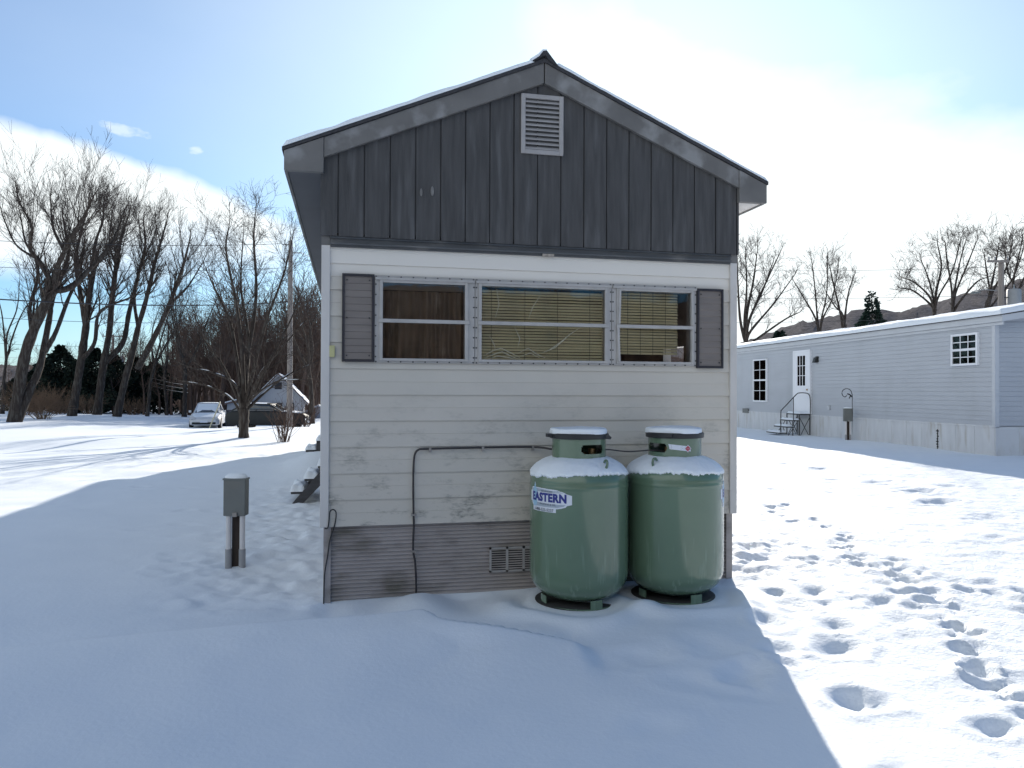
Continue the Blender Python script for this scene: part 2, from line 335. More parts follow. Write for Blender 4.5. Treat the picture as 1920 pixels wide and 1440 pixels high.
M_POLE = mat('weathered_pole', (0.24, 0.21, 0.19), 0.85, 0.2, 4, (5, 5, 0.4), 0.2)
M_WIRE = mat('wire', (0.03, 0.03, 0.035), 0.5, 0.1)
M_WIRE_SUN = mat('sunlit_wire', (0.7, 0.68, 0.66), 0.3, 0.05, metal=0.6)  # sun on the wires is put into their pale colour
M_STEELG = mat('transformer_grey', (0.28, 0.29, 0.30), 0.5, 0.08)
M_HILL = mat('bare_wooded_hill', (0.085, 0.062, 0.055), 0.95, 0.35, 0.10, (1, 1, 1), col2=(0.13, 0.105, 0.10), c2scale=0.35, spec=0.0)
M_HILLF = mat('far_wooded_hill', (0.13, 0.12, 0.12), 0.95, 0.5, 0.5, col2=(0.20, 0.185, 0.185), c2scale=0.9, spec=0.0)  # lightened and greyed; the haze is put into the hill's colour

# ------------------------------------------------------------------ ground
T1 = (0.19, -0.47); T2 = (1.00, -0.47)
TP = [  # (px, py, distance): places the ground passes through
    (25, 791, 36), (135, 780, 45), (182, 778, 47), (216, 780, 46), (345, 781, 55), (275, 780, 52), (392, 804, 42), (457, 822, 26), (530, 829, 25), (500, 803, 43), (560, 803, 43),
    (0, 845, 22), (200, 822, 25), (300, 812, 32), (0, 806, 30), (548, 800, 38), (520, 798, 50), (420, 797, 50), (595, 790, 55), (600, 805, 40), (100, 772, 62), (300, 776, 68), (500, 785, 75),
]
CP = [tuple(pt(*t)) for t in TP]
CP += [(0, -3, .03), (0, -6, .03), (-6, -4, .05), (6, -4, .10), (2.2, .2, .07), (-2.4, -.3, .05), (-1.8, 0, .03), (0, -.6, .07), (1.8, 0, .06), (-2.62, 1.34, .06), (-6, 4.8, .12), (-4, 2, .1),
       (-2.4, 5.2, .05), (-2.4, 9.5, .22), (-5.5, 8.5, .10), (-3.5, 14, .08), (-2.2, 18, .05), (6, 4, .12), (8, 10, .16), (10, 5, .18), (13.5, 8.8, .22), (14.0, 15, .22), (14.7, 23, .19), (16, 33, .15), (12, 20, .18),
       (4, 12, .12), (4, 22, .1), (20, 0, .3), (12, -6, .25), (-14, 0, .2), (-14, 12, .15), (-20, -10, .2), (0, -30, .1), (20, -30, .3), (0, 60, -.6), (30, 60, .3), (60, 30, .6), (60, -40, .6), (-60, 20, .3), (-60, -40, .3), (-50, 70, .0), (0, 110, -.2)]
CP = np.array(CP)
_D = np.linalg.norm(CP[:, None, :2]-CP[None, :, :2], axis=2)
_A = np.sqrt(_D**2+0.3)
_Wt = np.linalg.solve(_A+np.eye(len(CP))*-0.02, CP[:, 2]-CP[:, 2].mean())
def base_h(x, y):
    x = np.asarray(x, float); y = np.asarray(y, float); t = np.full(x.shape, CP[:, 2].mean())
    for (a, b, _), w in zip(CP, _Wt): t = t+w*np.sqrt((x-a)**2+(y-b)**2+0.3)
    fade = ss(np.hypot(x, y), 180, 90)
    return t*fade
def ground_px(px, py, z=0.12):
    d = _f+_r*(px-960)/FPX-_u*(py-720)/FPX; return CAM_P+d*(z-CAM_P[2])/d[2]
# footprints in the untracked snow: (px, py, radius, depth, stretch)
FP = []
for zx, zy, r_, d_ in [(125, 127, .20, .05), (205, 140, .2, .06), (212, 160, .2, .07), (378, 183, .34, .12), (425, 222, .2, .08), (608, 238, .34, .10), (800, 278, .38, .14), (910, 258, .28, .08), (870, 322, .34, .13),
                       (1100, 385, .42, .10), (1130, 480, .36, .05), (235, 350, .15, .04), (345, 380, .14, .04), (350, 415, .14, .04), (470, 485, .17, .05), (490, 445, .12, .04), (565, 525, .17, .06), (600, 572, .16, .07), (700, 608, .18, .09),
                       (710, 660, .15, .05), (830, 665, .17, .06), (630, 698, .18, .10), (760, 720, .16, .05), (190, 657, .16, .10), (345, 655, .20, .10), (520, 685, .09, .06), (260, 712, .18, .04), (720, 772, .17, .06),
                       (880, 778, .2, .06), (960, 808, .17, .08), (745, 835, .13, .04), (150, 775, .18, .09), (440, 785, .20, .10), (450, 870, .22, .12), (205, 880, .16, .08), (1000, 890, .13, .06), (1050, 965, .12, .08),
                       (1060, 1000, .10, .07), (480, 1055, .15, .10), (560, 1085, .19, .12), (1120, 1195, .15, .12), (700, 1360, .12, .03), (240, 938, .1, .05), (700, 1390, .12, .03), (1180, 1000, .2, .05), (1080, 1040, .2, .04),
                       (345, 547, .08, .05), (230, 438, .09, .04), (735, 550, .08, .04), (1135, 1328, .07, .03), (60, 960, .20, .05), (-160, 1010, .22, .035), (60, 1050, .18, .03), (-330, 900, .22, .03)]:
    g = ground_px(1370+zx/2.251, 800+zy/2.251); FP.append((g[0], g[1], r_*.78, d_))
for px_, py_, r_, d_ in [(1180, 1210, .2, .03), (1330, 1190, .2, .04), (1390, 1230, .2, .04), (1230, 1330, .14, .03), (1010, 1160, .2, -.03), (880, 1155, .12, -.02)]:
    g = ground_px(px_, py_); FP.append((g[0], g[1], r_, d_))
_prng = np.random.RandomState(3)
FPR = [(a, b, c, d, _prng.uniform(0, 3.14), _prng.uniform(1.2, 1.7)) for a, b, c, d in FP]
for k in range(26):    # faint old tracks in the shade by the meter post and along the far yard
    g = ground_px(_prng.uniform(250, 560), _prng.uniform(900, 1090)); FPR.append((g[0], g[1], .13, .028, _prng.uniform(0, 3), 1.6))
for k in range(16):
    g = ground_px(_prng.uniform(330, 600), _prng.uniform(838, 858)); FPR.append((g[0], g[1], .22, .07, _prng.uniform(0, 3), 1.4))
_trail = [(1385, 930), (1470, 955), (1540, 975), (1580, 1010), (1620, 1035), (1680, 1070), (1725, 1105), (1775, 1135), (1795, 1165), (1830, 1205), (1855, 1245), (1915, 1295), (2000, 1340)]
for (ax_, ay_), (bx_, by_) in zip(_trail[:-1], _trail[1:]):
    for k in range(6):
        t_ = _prng.rand(); g = ground_px(ax_+(bx_-ax_)*t_+_prng.normal(0, 16), ay_+(by_-ay_)*t_+_prng.normal(0, 9)); FPR.append((g[0], g[1], _prng.uniform(.045, .09), _prng.uniform(.04, .10), _prng.uniform(0, 3), _prng.uniform(1.2, 2.2)))
for k in range(40):
    g = ground_px(_prng.uniform(1375, 1560), _prng.uniform(900, 1130)); FPR.append((g[0], g[1], _prng.uniform(.04, .09), _prng.uniform(.015, .04), _prng.uniform(0, 3), 1.5))
def H(x, y, fine=True):
    x = np.asarray(x, float); y = np.asarray(y, float); h = base_h(x, y)
    near = ss(np.hypot(x, y-2), 60, 12)
    h = h+near*(0.045*fbm(x*0.45+3, y*0.45, 3)+0.022*fbm(x*1.3, y*1.3+9, 3))+ss(np.hypot(x, y), 10, 40)*0.10*fbm(x*0.22, y*0.22, 3)
    # wind drift with a crisp lip in front of the skirting
    ye = -0.62+0.10*np.sin(x*2.0+1)-0.10*ss(x, -1.3, -2.6); xe = -1.08+0.25*ss(y, -.6, -1.05)+0.8*ss(y, -1.0, -1.5)+0.03*np.sin(y*7)
    din = np.minimum(ye-y, (xe-x)*0.9)+0.02*fbm(x*3, y*3, 2)
    h = h+0.15*ss(din, 0.0, 0.15)*np.exp(-np.clip(din-.1, 0, 9)**2/0.9)*np.exp(-((x+1.3)/1.5)**2)*ss(y, -2.2, -1.15)
    # trodden path along the long side
    tr = ss(x, -3.3, -2.6)*ss(x, -1.6, -1.85)*ss(y, -.5, .4)*ss(y, 8, 5)
    h = h+tr*(0.05*fbm(x*6, y*6, 3)-0.02)
    tr2 = ss(x, 1.7, 1.9)*ss(x, 3.2, 2.2)*ss(y, -.2, .2)*ss(y, 5, 3); h = h+tr2*0.07*fbm(x*6, y*6, 3)
    # churned line of tracks on the sunny side
    L = np.abs((x-3.0)-(0.5-y)*0.42); h = h+0.035*ss(L, 0.7, 0.1)*ss(x, 2, 2.6)*ss(y, -3.5, -2.5)*ss(y, 7, 4)*fbm(x*7, y*7, 3)*1.4
    h = h+ss(x, 1.2, 2.2)*ss(y, 14, 6)*ss(y, -7, -4)*0.012*fbm(x*9, y*9, 3)
    for (a, b, r_, d_, th, s_) in FPR:
        k = (np.abs(x-a) < 3*r_) & (np.abs(y-b) < 3*r_)
        if not k.any(): continue
        dx, dy = x[k]-a, y[k]-b; c_, n_ = math.cos(th), math.sin(th); q = np.hypot((dx*c_+dy*n_)/s_, (-dx*n_+dy*c_))/r_
        q = q*(1+0.25*vnoise(x[k]*9+a, y[k]*9+b)*2)
        hk = h[k]; hk = hk-d_*0.40*ss(q+0.18*(dy/r_), 1.0, 0.1)+d_*0.10*np.exp(-((q-1.15)/0.22)**2); h[k] = hk
    h = h+ss(y, -.75, -.25)*ss(y, .05, -.1)*ss(x, -1.9, -1.6)*ss(x, 1.9, 1.5)*(0.035*np.sin(x*5.2+1)+0.02*np.sin(x*11))
    # hollow melted round each tank foot
    for cx, cy in (T1, T2):
        cy = cy+0.03; q = np.hypot(x-cx, y-cy)*(1+0.06*np.sin(5*np.arctan2(y-cy, x-cx)+cx*3)+0.08*vnoise(x*4, y*4)); k = ss(q, 0.44, 0.36); h = h*(1-k)+(0.062)*k
        h = h+0.045*np.exp(-((q-0.58)/0.12)**2)*ss(y, cy+.3, cy-.1)
    # bank piled by the far steps, plough ridge beyond the yard
    h = h+0.22*np.exp(-((x+2.2)/0.5)**2-((y-9.3)/1.9)**2)+0.10*np.exp(-((x+2.5)/0.4)**2-((y-12.4)/1.0)**2)
    d = (x-CAM_P[0])*_f[0]+(y-CAM_P[1])*_f[1]
    h = h+np.exp(-((d-35.5)/1.2)**2)*ss(x, 0, -6)*0.22*np.clip(fbm(x*0.7, y*0.7, 3)+.1, 0, 1)
    under = ss(x, -1.72, -1.6)*ss(x, 1.72, 1.6)*ss(y, 0.06, 0.2)*ss(y, 17.5, 17.3); h = h-under*0.25
    return h
def Hs(x, y): return float(H(np.array([x]), np.array([y]))[0])
def axis(a, b, st, lo, hi, gr):
    v = list(np.arange(a, b+1e-6, st)); s_ = st; t = b
    while t < hi: s_ = min(s_*gr, 12); t += s_; v.append(t)
    s_ = st; t = a
    while t > lo: s_ = min(s_*gr, 12); t -= s_; v.insert(0, t)
    return np.array(v)
def make_ground():
    X = axis(-5.0, 9.2, 0.032, -320, 320, 1.05); Y = axis(-3.4, 8.4, 0.032, -160, 420, 1.033)
    gx, gy = np.meshgrid(X, Y); z = H(gx.ravel(), gy.ravel())
    b = MB(); nx, ny = len(X), len(Y); i = np.arange(nx-1)
    q = (np.stack([i, i+1, i+1+nx, i+nx], 1)[None]+(np.arange(ny-1)*nx)[:, None, None]).reshape(-1, 4)
    b.add(np.stack([gx.ravel(), gy.ravel(), z], 1), [q]); struct(b.build('snow_ground', M_SNOW, smooth=True))
make_ground()

def snow_pad(mb, x0, x1, y0, y1, z, h, n=14, seed=0, hz=None):
    """a soft pad of snow lying on a rectangle"""
    U = np.linspace(0, 1, n); rg = np.random.RandomState(seed)
    ph = rg.rand(4)*6
    def f(u, v):
        e = min(u, 1-u)*abs(x1-x0); g = min(v, 1-v)*abs(y1-y0); d = min(e, g); t = min(1, d/(h*0.9+1e-6))
        k = math.sqrt(max(0, 1-(1-t)**2))
        w = 1+0.18*math.sin(u*9+ph[0])*math.sin(v*7+ph[1])
        zz = z if hz is None else hz(u, v)
        return (x0+(x1-x0)*u, y0+(y1-y0)*v, zz-0.004+h*k*w)
    mb.grid(f, U, U); return mb

# ------------------------------------------------------------------ the mobile home
HL = 17.4                    # length
home = thing('mobile_home', 'old white mobile home with dark boarded gable and grey corrugated skirting', 'mobile home', (0, 0, 0))
def lap_profile(z0, z1, zb=0.62, pitch=0.2095):
    """points (y, z) of double lap siding between two heights; y negative is towards the viewer"""
    pts = [(0.0, z0)]; k = int(math.floor((z0-zb)/pitch)); z = zb+k*pitch; out = []
    while z < z1:
        for dz, y in ((0.0, -0.0135), (0.1035, -0.004), (0.1049, -0.0075), (pitch-0.0012, 0.001)): out.append((z+dz, y))
        z += pitch
    zs = [a for a, _ in out]; ys = [b for _, b in out]
    f = lambda t: float(np.interp(t, zs, ys))
    P = [(f(z0), z0)]+[(y, z) for z, y in out if z0 < z < z1]+[(f(z1), z1)]
    return P
def lap_wall(mb, x0, x1, z0, z1, y=0.0):
    P = lap_profile(z0, z1); n = max(2, int((x1-x0)/0.25)+1); U = np.linspace(x0, x1, n)
    rg = np.random.RandomState(4)
    Pn = len(P); V = []
    for (yy, z) in P:
        for u in U: V.append((u, y+yy+0.0035*vnoise(u*1.3+2, z*2.0)*1.0, z))
    b = n; i = np.arange(b-1)
    q = (np.stack([i, i+1, i+1+b, i+b], 1)[None]+(np.arange(Pn-1)*b)[:, None, None]).reshape(-1, 4)
    mb.add(V, [q])
WZ0, WZ1, WX0, WX1 = 1.955, 2.575, -1.345, 1.36
b = MB(); lap_wall(b, -1.74, 1.74, 0.6201, WZ0); lap_wall(b, -1.74, WX0, WZ0, WZ1); lap_wall(b, WX1, 1.74, WZ0, WZ1); lap_wall(b, -1.74, 1.74, WZ1, 2.90)
siding = b.build('wall_siding', M_SIDING, home)
# shell: side walls (one has a window looking onto the sunny yard), back wall, floor
b = MB(); b.box(-1.79, -1.70, 0.03, HL, 0.62, 3.42); b.build('side_wall', M_SIDING, home)
b = MB(); b.box(1.70, 1.79, 0.03, 0.85, 0.62, 3.42); b.box(1.70, 1.79, 1.35, HL, 0.62, 3.42); b.box(1.70, 1.79, 0.85, 1.35, 0.62, 1.98); b.box(1.70, 1.79, 0.85, 1.35, 2.16, 3.42); b.build('side_wall', M_SIDING, home)
b = MB(); b.prism([(-1.70, 0.62), (1.70, 0.62), (1.70, 3.5), (0, 4.25), (-1.70, 3.5)], HL-0.09, HL); b.build('back_wall', M_GABLE, home)
b = MB(); b.box(-1.70, 1.70, 0.07, HL-0.09, 0.56, 0.62); b.box(-1.70, 1.70, 2.6, 2.7, 0.62, 3.4); b.build('floor', M_DARK, home)
# gable of vertical grooved boards
b = MB(); xs = list(np.arange(-1.812+0.137, 1.80, 0.2035)); xs = [-1.812]+xs+[1.812]
zt = lambda x: 4.467-0.425*abs(x)-0.06
for i in range(len(xs)-1):
    a, c = xs[i]+0.005, xs[i+1]-0.005
    poly = [(a, 2.925), (c, 2.925), (c, zt(c))]+([(0, zt(0))] if a < 0 < c else [])+[(a, zt(a))]
    jit = 0.002*math.sin(i*2.1); b.prism(poly, -0.045+jit, -0.018+jit)
b.prism([(-1.81, 2.95), (1.81, 2.95), (1.81, zt(1.81)), (0, zt(0)), (-1.81, zt(1.81))], -0.030, 0.02)
gable = b.build('gable', M_GABLE, home)
for cx, cz, rr in ((-1.02, 3.31, .018), (-.93, 3.325, .022)):
    b = MB(); b.prism([(cx+rr*math.cos(t)*.6, cz+rr*1.8*math.sin(t)) for t in np.linspace(0, 6.28, 14)[:-1]], -0.052, -0.044); b.build('wood_patch', M_RAKE, gable)
# ledge under the gable
b = MB(); b.box(-1.733, 1.733, -0.030, 0.01, 2.842, 2.924); b.box(-1.733, 1.733, -0.052, -0.0305, 2.858, 2.871); b.prism([(-0.055, 2.906), (-0.0305, 2.930), (-0.0305, 2.906)], -1.733, 1.733, 'x'); b.build('ledge_trim', M_BAND, home)
b = MB(); b.box(0.0, 0.10, -0.047, -0.0525+0.03, 2.835, 2.857); b.build('ledge_damage', mat('torn_trim', (0.35, 0.31, 0.27), 0.8, 0.4, 40), home)
# rake boards, eave returns, soffit, fascia
for s_ in (-1, 1):
    kr, xe_ = ((0.425, 2.085) if s_ < 0 else (0.436, 2.055)); b = MB(); t0 = lambda x: 4.467-kr*x
    b.prism([(s_*0.004, t0(0)-.018), (s_*1.785, t0(1.785)-.018), (s_*1.785, t0(1.785)-.175), (s_*0.004, t0(0)-.187)], -0.085, -0.0475); b.build('rake_board', M_RAKE, home, bevel=0.004)
    b = MB(); b.prism([(s_*1.787, t0(2.085)-.17), (s_*xe_, t0(2.085)-.17), (s_*xe_, t0(xe_)-.018), (s_*1.787, t0(1.787)-.018)], -0.092, -0.040); b.build('eave_return', M_RAKE, home, bevel=0.004)
    b = MB(); b.box(s_*xe_, s_*(xe_-.022), -0.039, HL+.05, t0(2.085)-.17, t0(xe_)-.018); b.build('fascia', M_RAKE, home)
    b = MB(); b.box(s_*1.795, s_*(xe_-.023), -0.039, HL, t0(2.085)-.162, t0(2.085)-.15); b.build('soffit', M_SOFFIT if s_ < 0 else M_TRIM, home)  # one side's paler soffit has light off the snow put into its colour
    b = MB(); b.box(s_*1.80, s_*1.734, -0.028, 0.03, 0.62, 2.852); c_tr = b.build('corner_trim', M_TRIM, home, bevel=0.003)
    b = MB(); b.box(s_*1.802, s_*1.736, -0.026, 0.03, 2.853, 2.945); b.build('trim_cap', M_RAKE, c_tr)
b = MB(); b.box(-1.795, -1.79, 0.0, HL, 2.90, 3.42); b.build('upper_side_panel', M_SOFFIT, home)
b = MB()
for s_, kr, xe_ in ((-1, .4235, 2.10), (1, .4345, 2.065)): b.prism([(0, 4.450), (s_*xe_, 4.45-kr*xe_), (s_*xe_, 4.45-kr*xe_+.024), (0, 4.480)], -0.10, HL+.1)
roof = b.build('roof', M_ROOF, home)
b = MB()
def roofsnow(s_, thick):
    U = np.linspace(0, 1, 60); Vv = np.concatenate([[0, .0001, .0003, .0006, .001, .002, .005], np.linspace(0.01, 0.03, 4), np.linspace(0.05, 1, 40)])
    def f(u, v):
        kr, xe_ = (.4245, 2.012) if s_ < 0 else (.4355, 1.978); x = 0.09+u*xe_; y = -0.104+v*(HL+.2); e = min(1.0, min(u*2.1, (1-u)*2.1, v*HL)/0.010)
        return (s_*x, y-(0.006*vnoise(u*40, 3.0) if v < 0.001 else 0), 4.4775-kr*x+thick*math.sqrt(max(0, 1-(1-e)**2))*(1+0.5*vnoise(x*7, y*3+s_)))
    b.grid(f, U, Vv)
roofsnow(-1, 0.034); roofsnow(1, 0.026); b.build('roof_snow', M_SNOWOBJ, roof, smooth=True)
# lifted ridge shingle
b = MB(); rc = [(-.105, 4.447), (-.05, 4.487), (-.018, 4.532), (.012, 4.540), (.045, 4.50), (.108, 4.425)]; rci = [(.100, 4.424), (.035, 4.458), (.0, 4.500), (-.03, 4.486), (-.09, 4.452)]
b.prism(rc+rci, -0.118, 0.35); b.prism([(-.09, 4.452), (-.03, 4.488), (0, 4.502), (.035, 4.460), (0, 4.46)], -0.085, -0.06); b.build('ridge_cap', M_ROOF, home)
b = MB(); b.prism([(-.108, 4.448), (-.052, 4.489), (-.02, 4.5335), (.012, 4.5415), (.012, 4.551), (-.024, 4.547), (-.062, 4.507), (-.13, 4.458)], -0.116, 0.34); b.build('ridge_snow', M_SNOWOBJ, home)
# gable vent
b = MB(); x0, x1, z0, z1 = -.192, .173, 3.687, 4.188
for (a, c, d, e) in ((x0, x0+.036, z0, z1), (x1-.036, x1, z0, z1), (x0+.036, x1-.036, z1-.036, z1), (x0+.036, x1-.036, z0, z0+.036)): b.box(a, c, -.066, -.0455, d, e)
gv = b.build('gable_vent', M_VENT, home, bevel=0.003)
b = MB(); ns = 11; ph = (z1-z0-.072)/ns
for i in range(ns):
    zz = z0+.036+i*ph; b.add([(x0+.037, -.062, zz+.003), (x1-.037, -.062, zz+.003), (x1-.037, -.040, zz+ph*.72), (x0+.037, -.040, zz+ph*.72), (x0+.037, -.062, zz+.010), (x1-.037, -.062, zz+.010), (x1-.037, -.040, zz+ph*.72+.007), (x0+.037, -.040, zz+ph*.72+.007)],
      [[[3, 2, 1, 0], [4, 5, 6, 7], [0, 1, 5, 4], [1, 2, 6, 5], [2, 3, 7, 6], [3, 0, 4, 7]]])
b.build('louvre', M_VENT, gv)
b = MB(); b.box(x0+.03, x1-.03, -.0395, -.036, z0+.03, z1-.03); b.build('vent_backing', M_DARK, gv)
# skirting
b = MB(); zz = np.arange(-0.12, 0.655, 0.0052); P = [(0.028-0.0105*math.sin(z/0.0305*2*math.pi), z) for z in zz]
U = np.linspace(-1.752, 1.752, 15)
b.add([(u, y+0.006*vnoise(u*1.5, z*3), z) for y, z in P for u in U], [(np.stack([np.arange(14), np.arange(14)+1, np.arange(14)+16, np.arange(14)+15], 1)[None]+(np.arange(len(P)-1)*15)[:, None, None]).reshape(-1, 4)])
skirt = b.build('skirting', M_SKIRT, home, smooth=True)
b = MB(); b.box(-1.77, -1.752, 0.04, HL, -.15, .618); b.box(1.752, 1.77, 0.04, HL, -.15, .618); b.build('side_skirting', M_SKIRT, home)
for s_ in (-1, 1):
    b = MB(); b.box(s_*1.772, s_*1.715, 0.004, 0.042, -.15, .616); b.build('skirting_trim', M_SKIRT, home)
b = MB(); x0, x1, z0, z1 = -.433, .0, .193, .400
for (a, c, d, e) in ((x0, x1, z1-.016, z1), (x0, x1, z0, z0+.016), (x0, x0+.018, z0, z1), (-.292, -.272, z0, z1), (-.150, -.130, z0, z1), (x1-.018, x1, z0, z1)): b.box(a, c, .005, .019, d, e)
sv = b.build('skirting_vent', M_VENT, home)
b = MB()
for i in range(9):
    zc = z0+.024+i*.0195; b.box(x0+.017, x1-.017, .0085, .016, zc, zc+.009)
b.build('vent_slat', M_SKIRT, sv)
b = MB(); b.box(x0+.01, x1-.01, .0165, .019, z0+.01, z1-.01); b.build('vent_backing', M_DARK, sv)
# outlet cover
b = MB(); b.box(-1.735, -1.693, -.030, -.012, 1.965, 2.058); oc = b.build('outlet_cover', mat('yellowed_plastic', (0.50, 0.48, 0.24), 0.5, 0.08), home, bevel=0.004)
b = MB()
for zc in (1.990, 2.032): b.lathe([(0.0001, 0), (.011, 0), (.011, .003), (.0001, .003)], n=12, cap=False)
# windows
scr = None
def screw(parent, x, y, z):
    global scr
    if scr is None:
        b = MB(); th = np.linspace(0, 2*math.pi, 9)[:-1]; b.prism([(0.0065*math.cos(t), 0.0065*math.sin(t)) for t in th], -0.0025, 0.0025)
        scr = b.build('screw', M_SCREW, parent, local=True); o = scr
    else:
        o = scr.copy(); COL.objects.link(o); o.parent = parent
    o.location = Vector((x, y, z))-Vector(OFF[parent.name]); return o
def window(x0, x1, ix0, ix1, kind, tilt=0.0):
    z0, z1, iz0, iz1, zm = 1.924, 2.630, 1.962, 2.570, 2.262
    b = MB()     # flat trim flange, then the raised frame
    b.box(x0, x1, -.030, -.0175, iz1+.028, z1-.002); b.box(x0, x1, -.030, -.0175, z0+.002, iz0-.022); b.box(x0, ix0-.028, -.030, -.0175, iz0-.022, iz1+.028); b.box(ix1+.028, x1, -.030, -.0175, iz0-.022, iz1+.028)
    b.box(x0+.004, x1-.004, -.052, -.0305, iz1+.020, iz1+.041)
    w = b.build('window', M_ALU, home, bevel=0.002)
    b = MB(); y0, y1 = -.044, .055
    b.box(ix0-.028, ix0, y0, y1, iz0-.022, iz1+.026); b.box(ix1, ix1+.028, y0, y1, iz0-.022, iz1+.026); b.box(ix0, ix1, y0, y1, iz1, iz1+.026); b.box(ix0, ix1, y0, y1, iz0-.022, iz0)
    b.build('window_frame', M_ALU, w, bevel=0.003)
    b = MB()
    if tilt:
        b.bar((ix0-.020+tilt, -.050, iz0-.005), (ix0-.008-tilt, -.050, zm), .020, .014, (0, 1, 0)); b.bar((ix0-.022+tilt, -.050, zm+.02), (ix0-.002, -.050, iz1+.01), .020, .014, (0, 1, 0))
        b.bar((ix1+.010, -.050, iz0), (ix1+.014, -.050, zm), .018, .014, (0, 1, 0)); b.bar((ix1+.014, -.050, zm+.02), (ix1+.004, -.050, iz1), .018, .014, (0, 1, 0))
    b.box(ix0-.034, ix1+.034, -.056, -.0445, zm-.014, zm+.016); b.build('meeting_rail', M_ALU, w, bevel=0.003)
    for a, c in ((iz0, zm-.006), (zm+.008, iz1)):
        b = MB(); b.box(ix0-.002, ix1+.002, -.026, -.022, a, c); b.build('pane', M_GLASS, w)
    b = MB(); b.box(ix1-.05, ix1-.008, -.0275, -.0265, iz0+.006, iz0+.045)
    if kind == 'curtain':
        bb = MB(); n = 90
        bb.grid(lambda u, v: (ix0+(ix1-ix0)*u, .075+.016*math.sin(u*46+1.5*math.sin(u*9))+.010*math.sin(u*17+v*1.2), iz0+(iz1-iz0-.05)*v), np.linspace(0, 0.98, n), np.linspace(0, 1, 8)); bb.build('curtain', M_CURT, w, smooth=True)
        bb = MB(); bb.box(ix0-.02, ix1+.02, .06, .064, iz1-.045, iz1+.02); bb.build('curtain_valance', mat('valance', (0.16, 0.13, 0.09), .8), w)
    else:
        zb0 = iz0 if kind == 'blind' else iz0+.062; xr = ix1 if kind == 'blind' else ix1-.10
        bb = MB(); ns = int((iz1-zb0)/0.0245)
        for i in range(ns):
            zc = zb0+.012+i*0.0245; dy = .004*math.sin(i*1.7)
            bb.add([(ix0-.02, .014+dy, zc-.0105), (xr, .014+dy, zc-.0105+.002*math.sin(i)), (xr, .034+dy, zc+.0105), (ix0-.02, .034+dy, zc+.0105)], [[[0, 1, 2, 3]]])
        bl = bb.build('blind', M_BLIND, w)
        for xx in np.linspace(ix0+.09, xr-.12, 4):
            c_ = MB(); c_.tube([(xx, .010, zb0), (xx, .010, iz1)], .0016, 4); c_.build('blind_cord', M_SCREW, bl)
        if kind == 'blind':
            fm = MB(); xm = (ix0+ix1)/2
            def fold(pts, r_=0.0042):
                fm.tube([(x, -.012+.004*math.sin(x*9), z) for x, z in pts], [r_*.3]+[r_]*(len(pts)-2)+[r_*.3], 4)
            arcs = [[(ix0+.02, iz0+.03), (ix0+.1, iz0+.075), (ix0+.17, iz0+.098), (ix0+.25, iz0+.06), (ix0+.33, iz0+.02)], [(ix0+.02, iz0+.008), (ix0+.12, iz0+.05), (ix0+.18, iz0+.068), (ix0+.26, iz0+.03), (ix0+.33, iz0+.005)],
                    [(ix0+.06, iz0+.005), (ix0+.14, iz0+.032), (ix0+.24, iz0+.02), (ix0+.3, iz0)], [(ix0+.30, iz0+.05), (ix0+.4, iz0+.10), (ix0+.47, iz0+.055), (ix0+.55, iz0+.02)], [(ix0+.33, iz0+.03), (ix0+.42, iz0+.06), (ix0+.50, iz0+.02)],
                    [(xm+.02, iz0+.07), (xm+.14, iz0+.15), (xm+.24, iz0+.23), (xm+.33, iz0+.29)], [(xm-.02, iz0+.06), (xm+.1, iz0+.11), (xm+.2, iz0+.19)], [(ix0+.12, zm+.05), (ix0+.15, zm+.16), (ix0+.13, zm+.29)], [(ix0+.40, zm+.04), (ix0+.44, zm+.15), (ix0+.50, zm+.24)],
                    [(ix0+.28, zm-.02), (ix0+.33, zm-.12), (ix0+.31, zm-.2)], [(ix0+.07, zm-.1), (ix0+.11, zm-.17), (ix0+.12, zm-.21)]]
            for a in arcs: fm = MB(); fold(a); fm.build('plastic_fold', M_FILM, w)
    n = int((x1-x0)/0.097)
    for i in range(n+1):
        xx = x0+.012+(x1-x0-.024)*i/n; screw(w, xx, -.031, z1-.013); screw(w, xx, -.031, z0+.010)
    for i in range(8):
        zz = z0+.05+i*.083
        screw(w, x0+.009, -.031, zz); screw(w, x1-.009, -.031, zz)
    return w
window(-1.385, -.572, -1.320, -.655, 'curtain'); window(-.568, .617, -.515, .555, 'blind'); window(.621, 1.405, .690, 1.350, 'short', 0.012)
for x0, x1, sh in ((-1.640, -1.388, 0), (1.408, 1.660, -.02)):
    b = MB(); z0, z1 = 1.930+sh, 2.632+sh
    n = 12; P = []
    for i in range(n):
        a = z0+.02+(z1-z0-.04)*i/n; c = z0+.02+(z1-z0-.04)*(i+1)/n; P += [(-.036, a+.002), (-.030, c-.004)]
    P = [(-.031, z0+.01)]+P+[(-.031, z1-.01)]
    b.add([(u, y, z) for y, z in P for u in (x0+.012, x1-.012)], [[[2*i, 2*i+1, 2*i+3, 2*i+2] for i in range(len(P)-1)]])
    shu = b.build('shutter', M_SHUT, home)
    b = MB(); w = .020
    b.box(x0, x0+w, -.046, -.018, z0, z1); b.box(x1-w, x1, -.046, -.018, z0, z1); b.box(x0+w, x1-w, -.046, -.018, z1-w, z1); b.box(x0+w, x1-w, -.046, -.018, z0, z0+w); b.build('shutter_border', M_SHUTB, shu, bevel=.003)
    for xx in (x0+.038, x1-.038):
        for zz in (z0+.05, (z0+z1)/2, z1-.05): screw(shu, xx, -.037, zz)

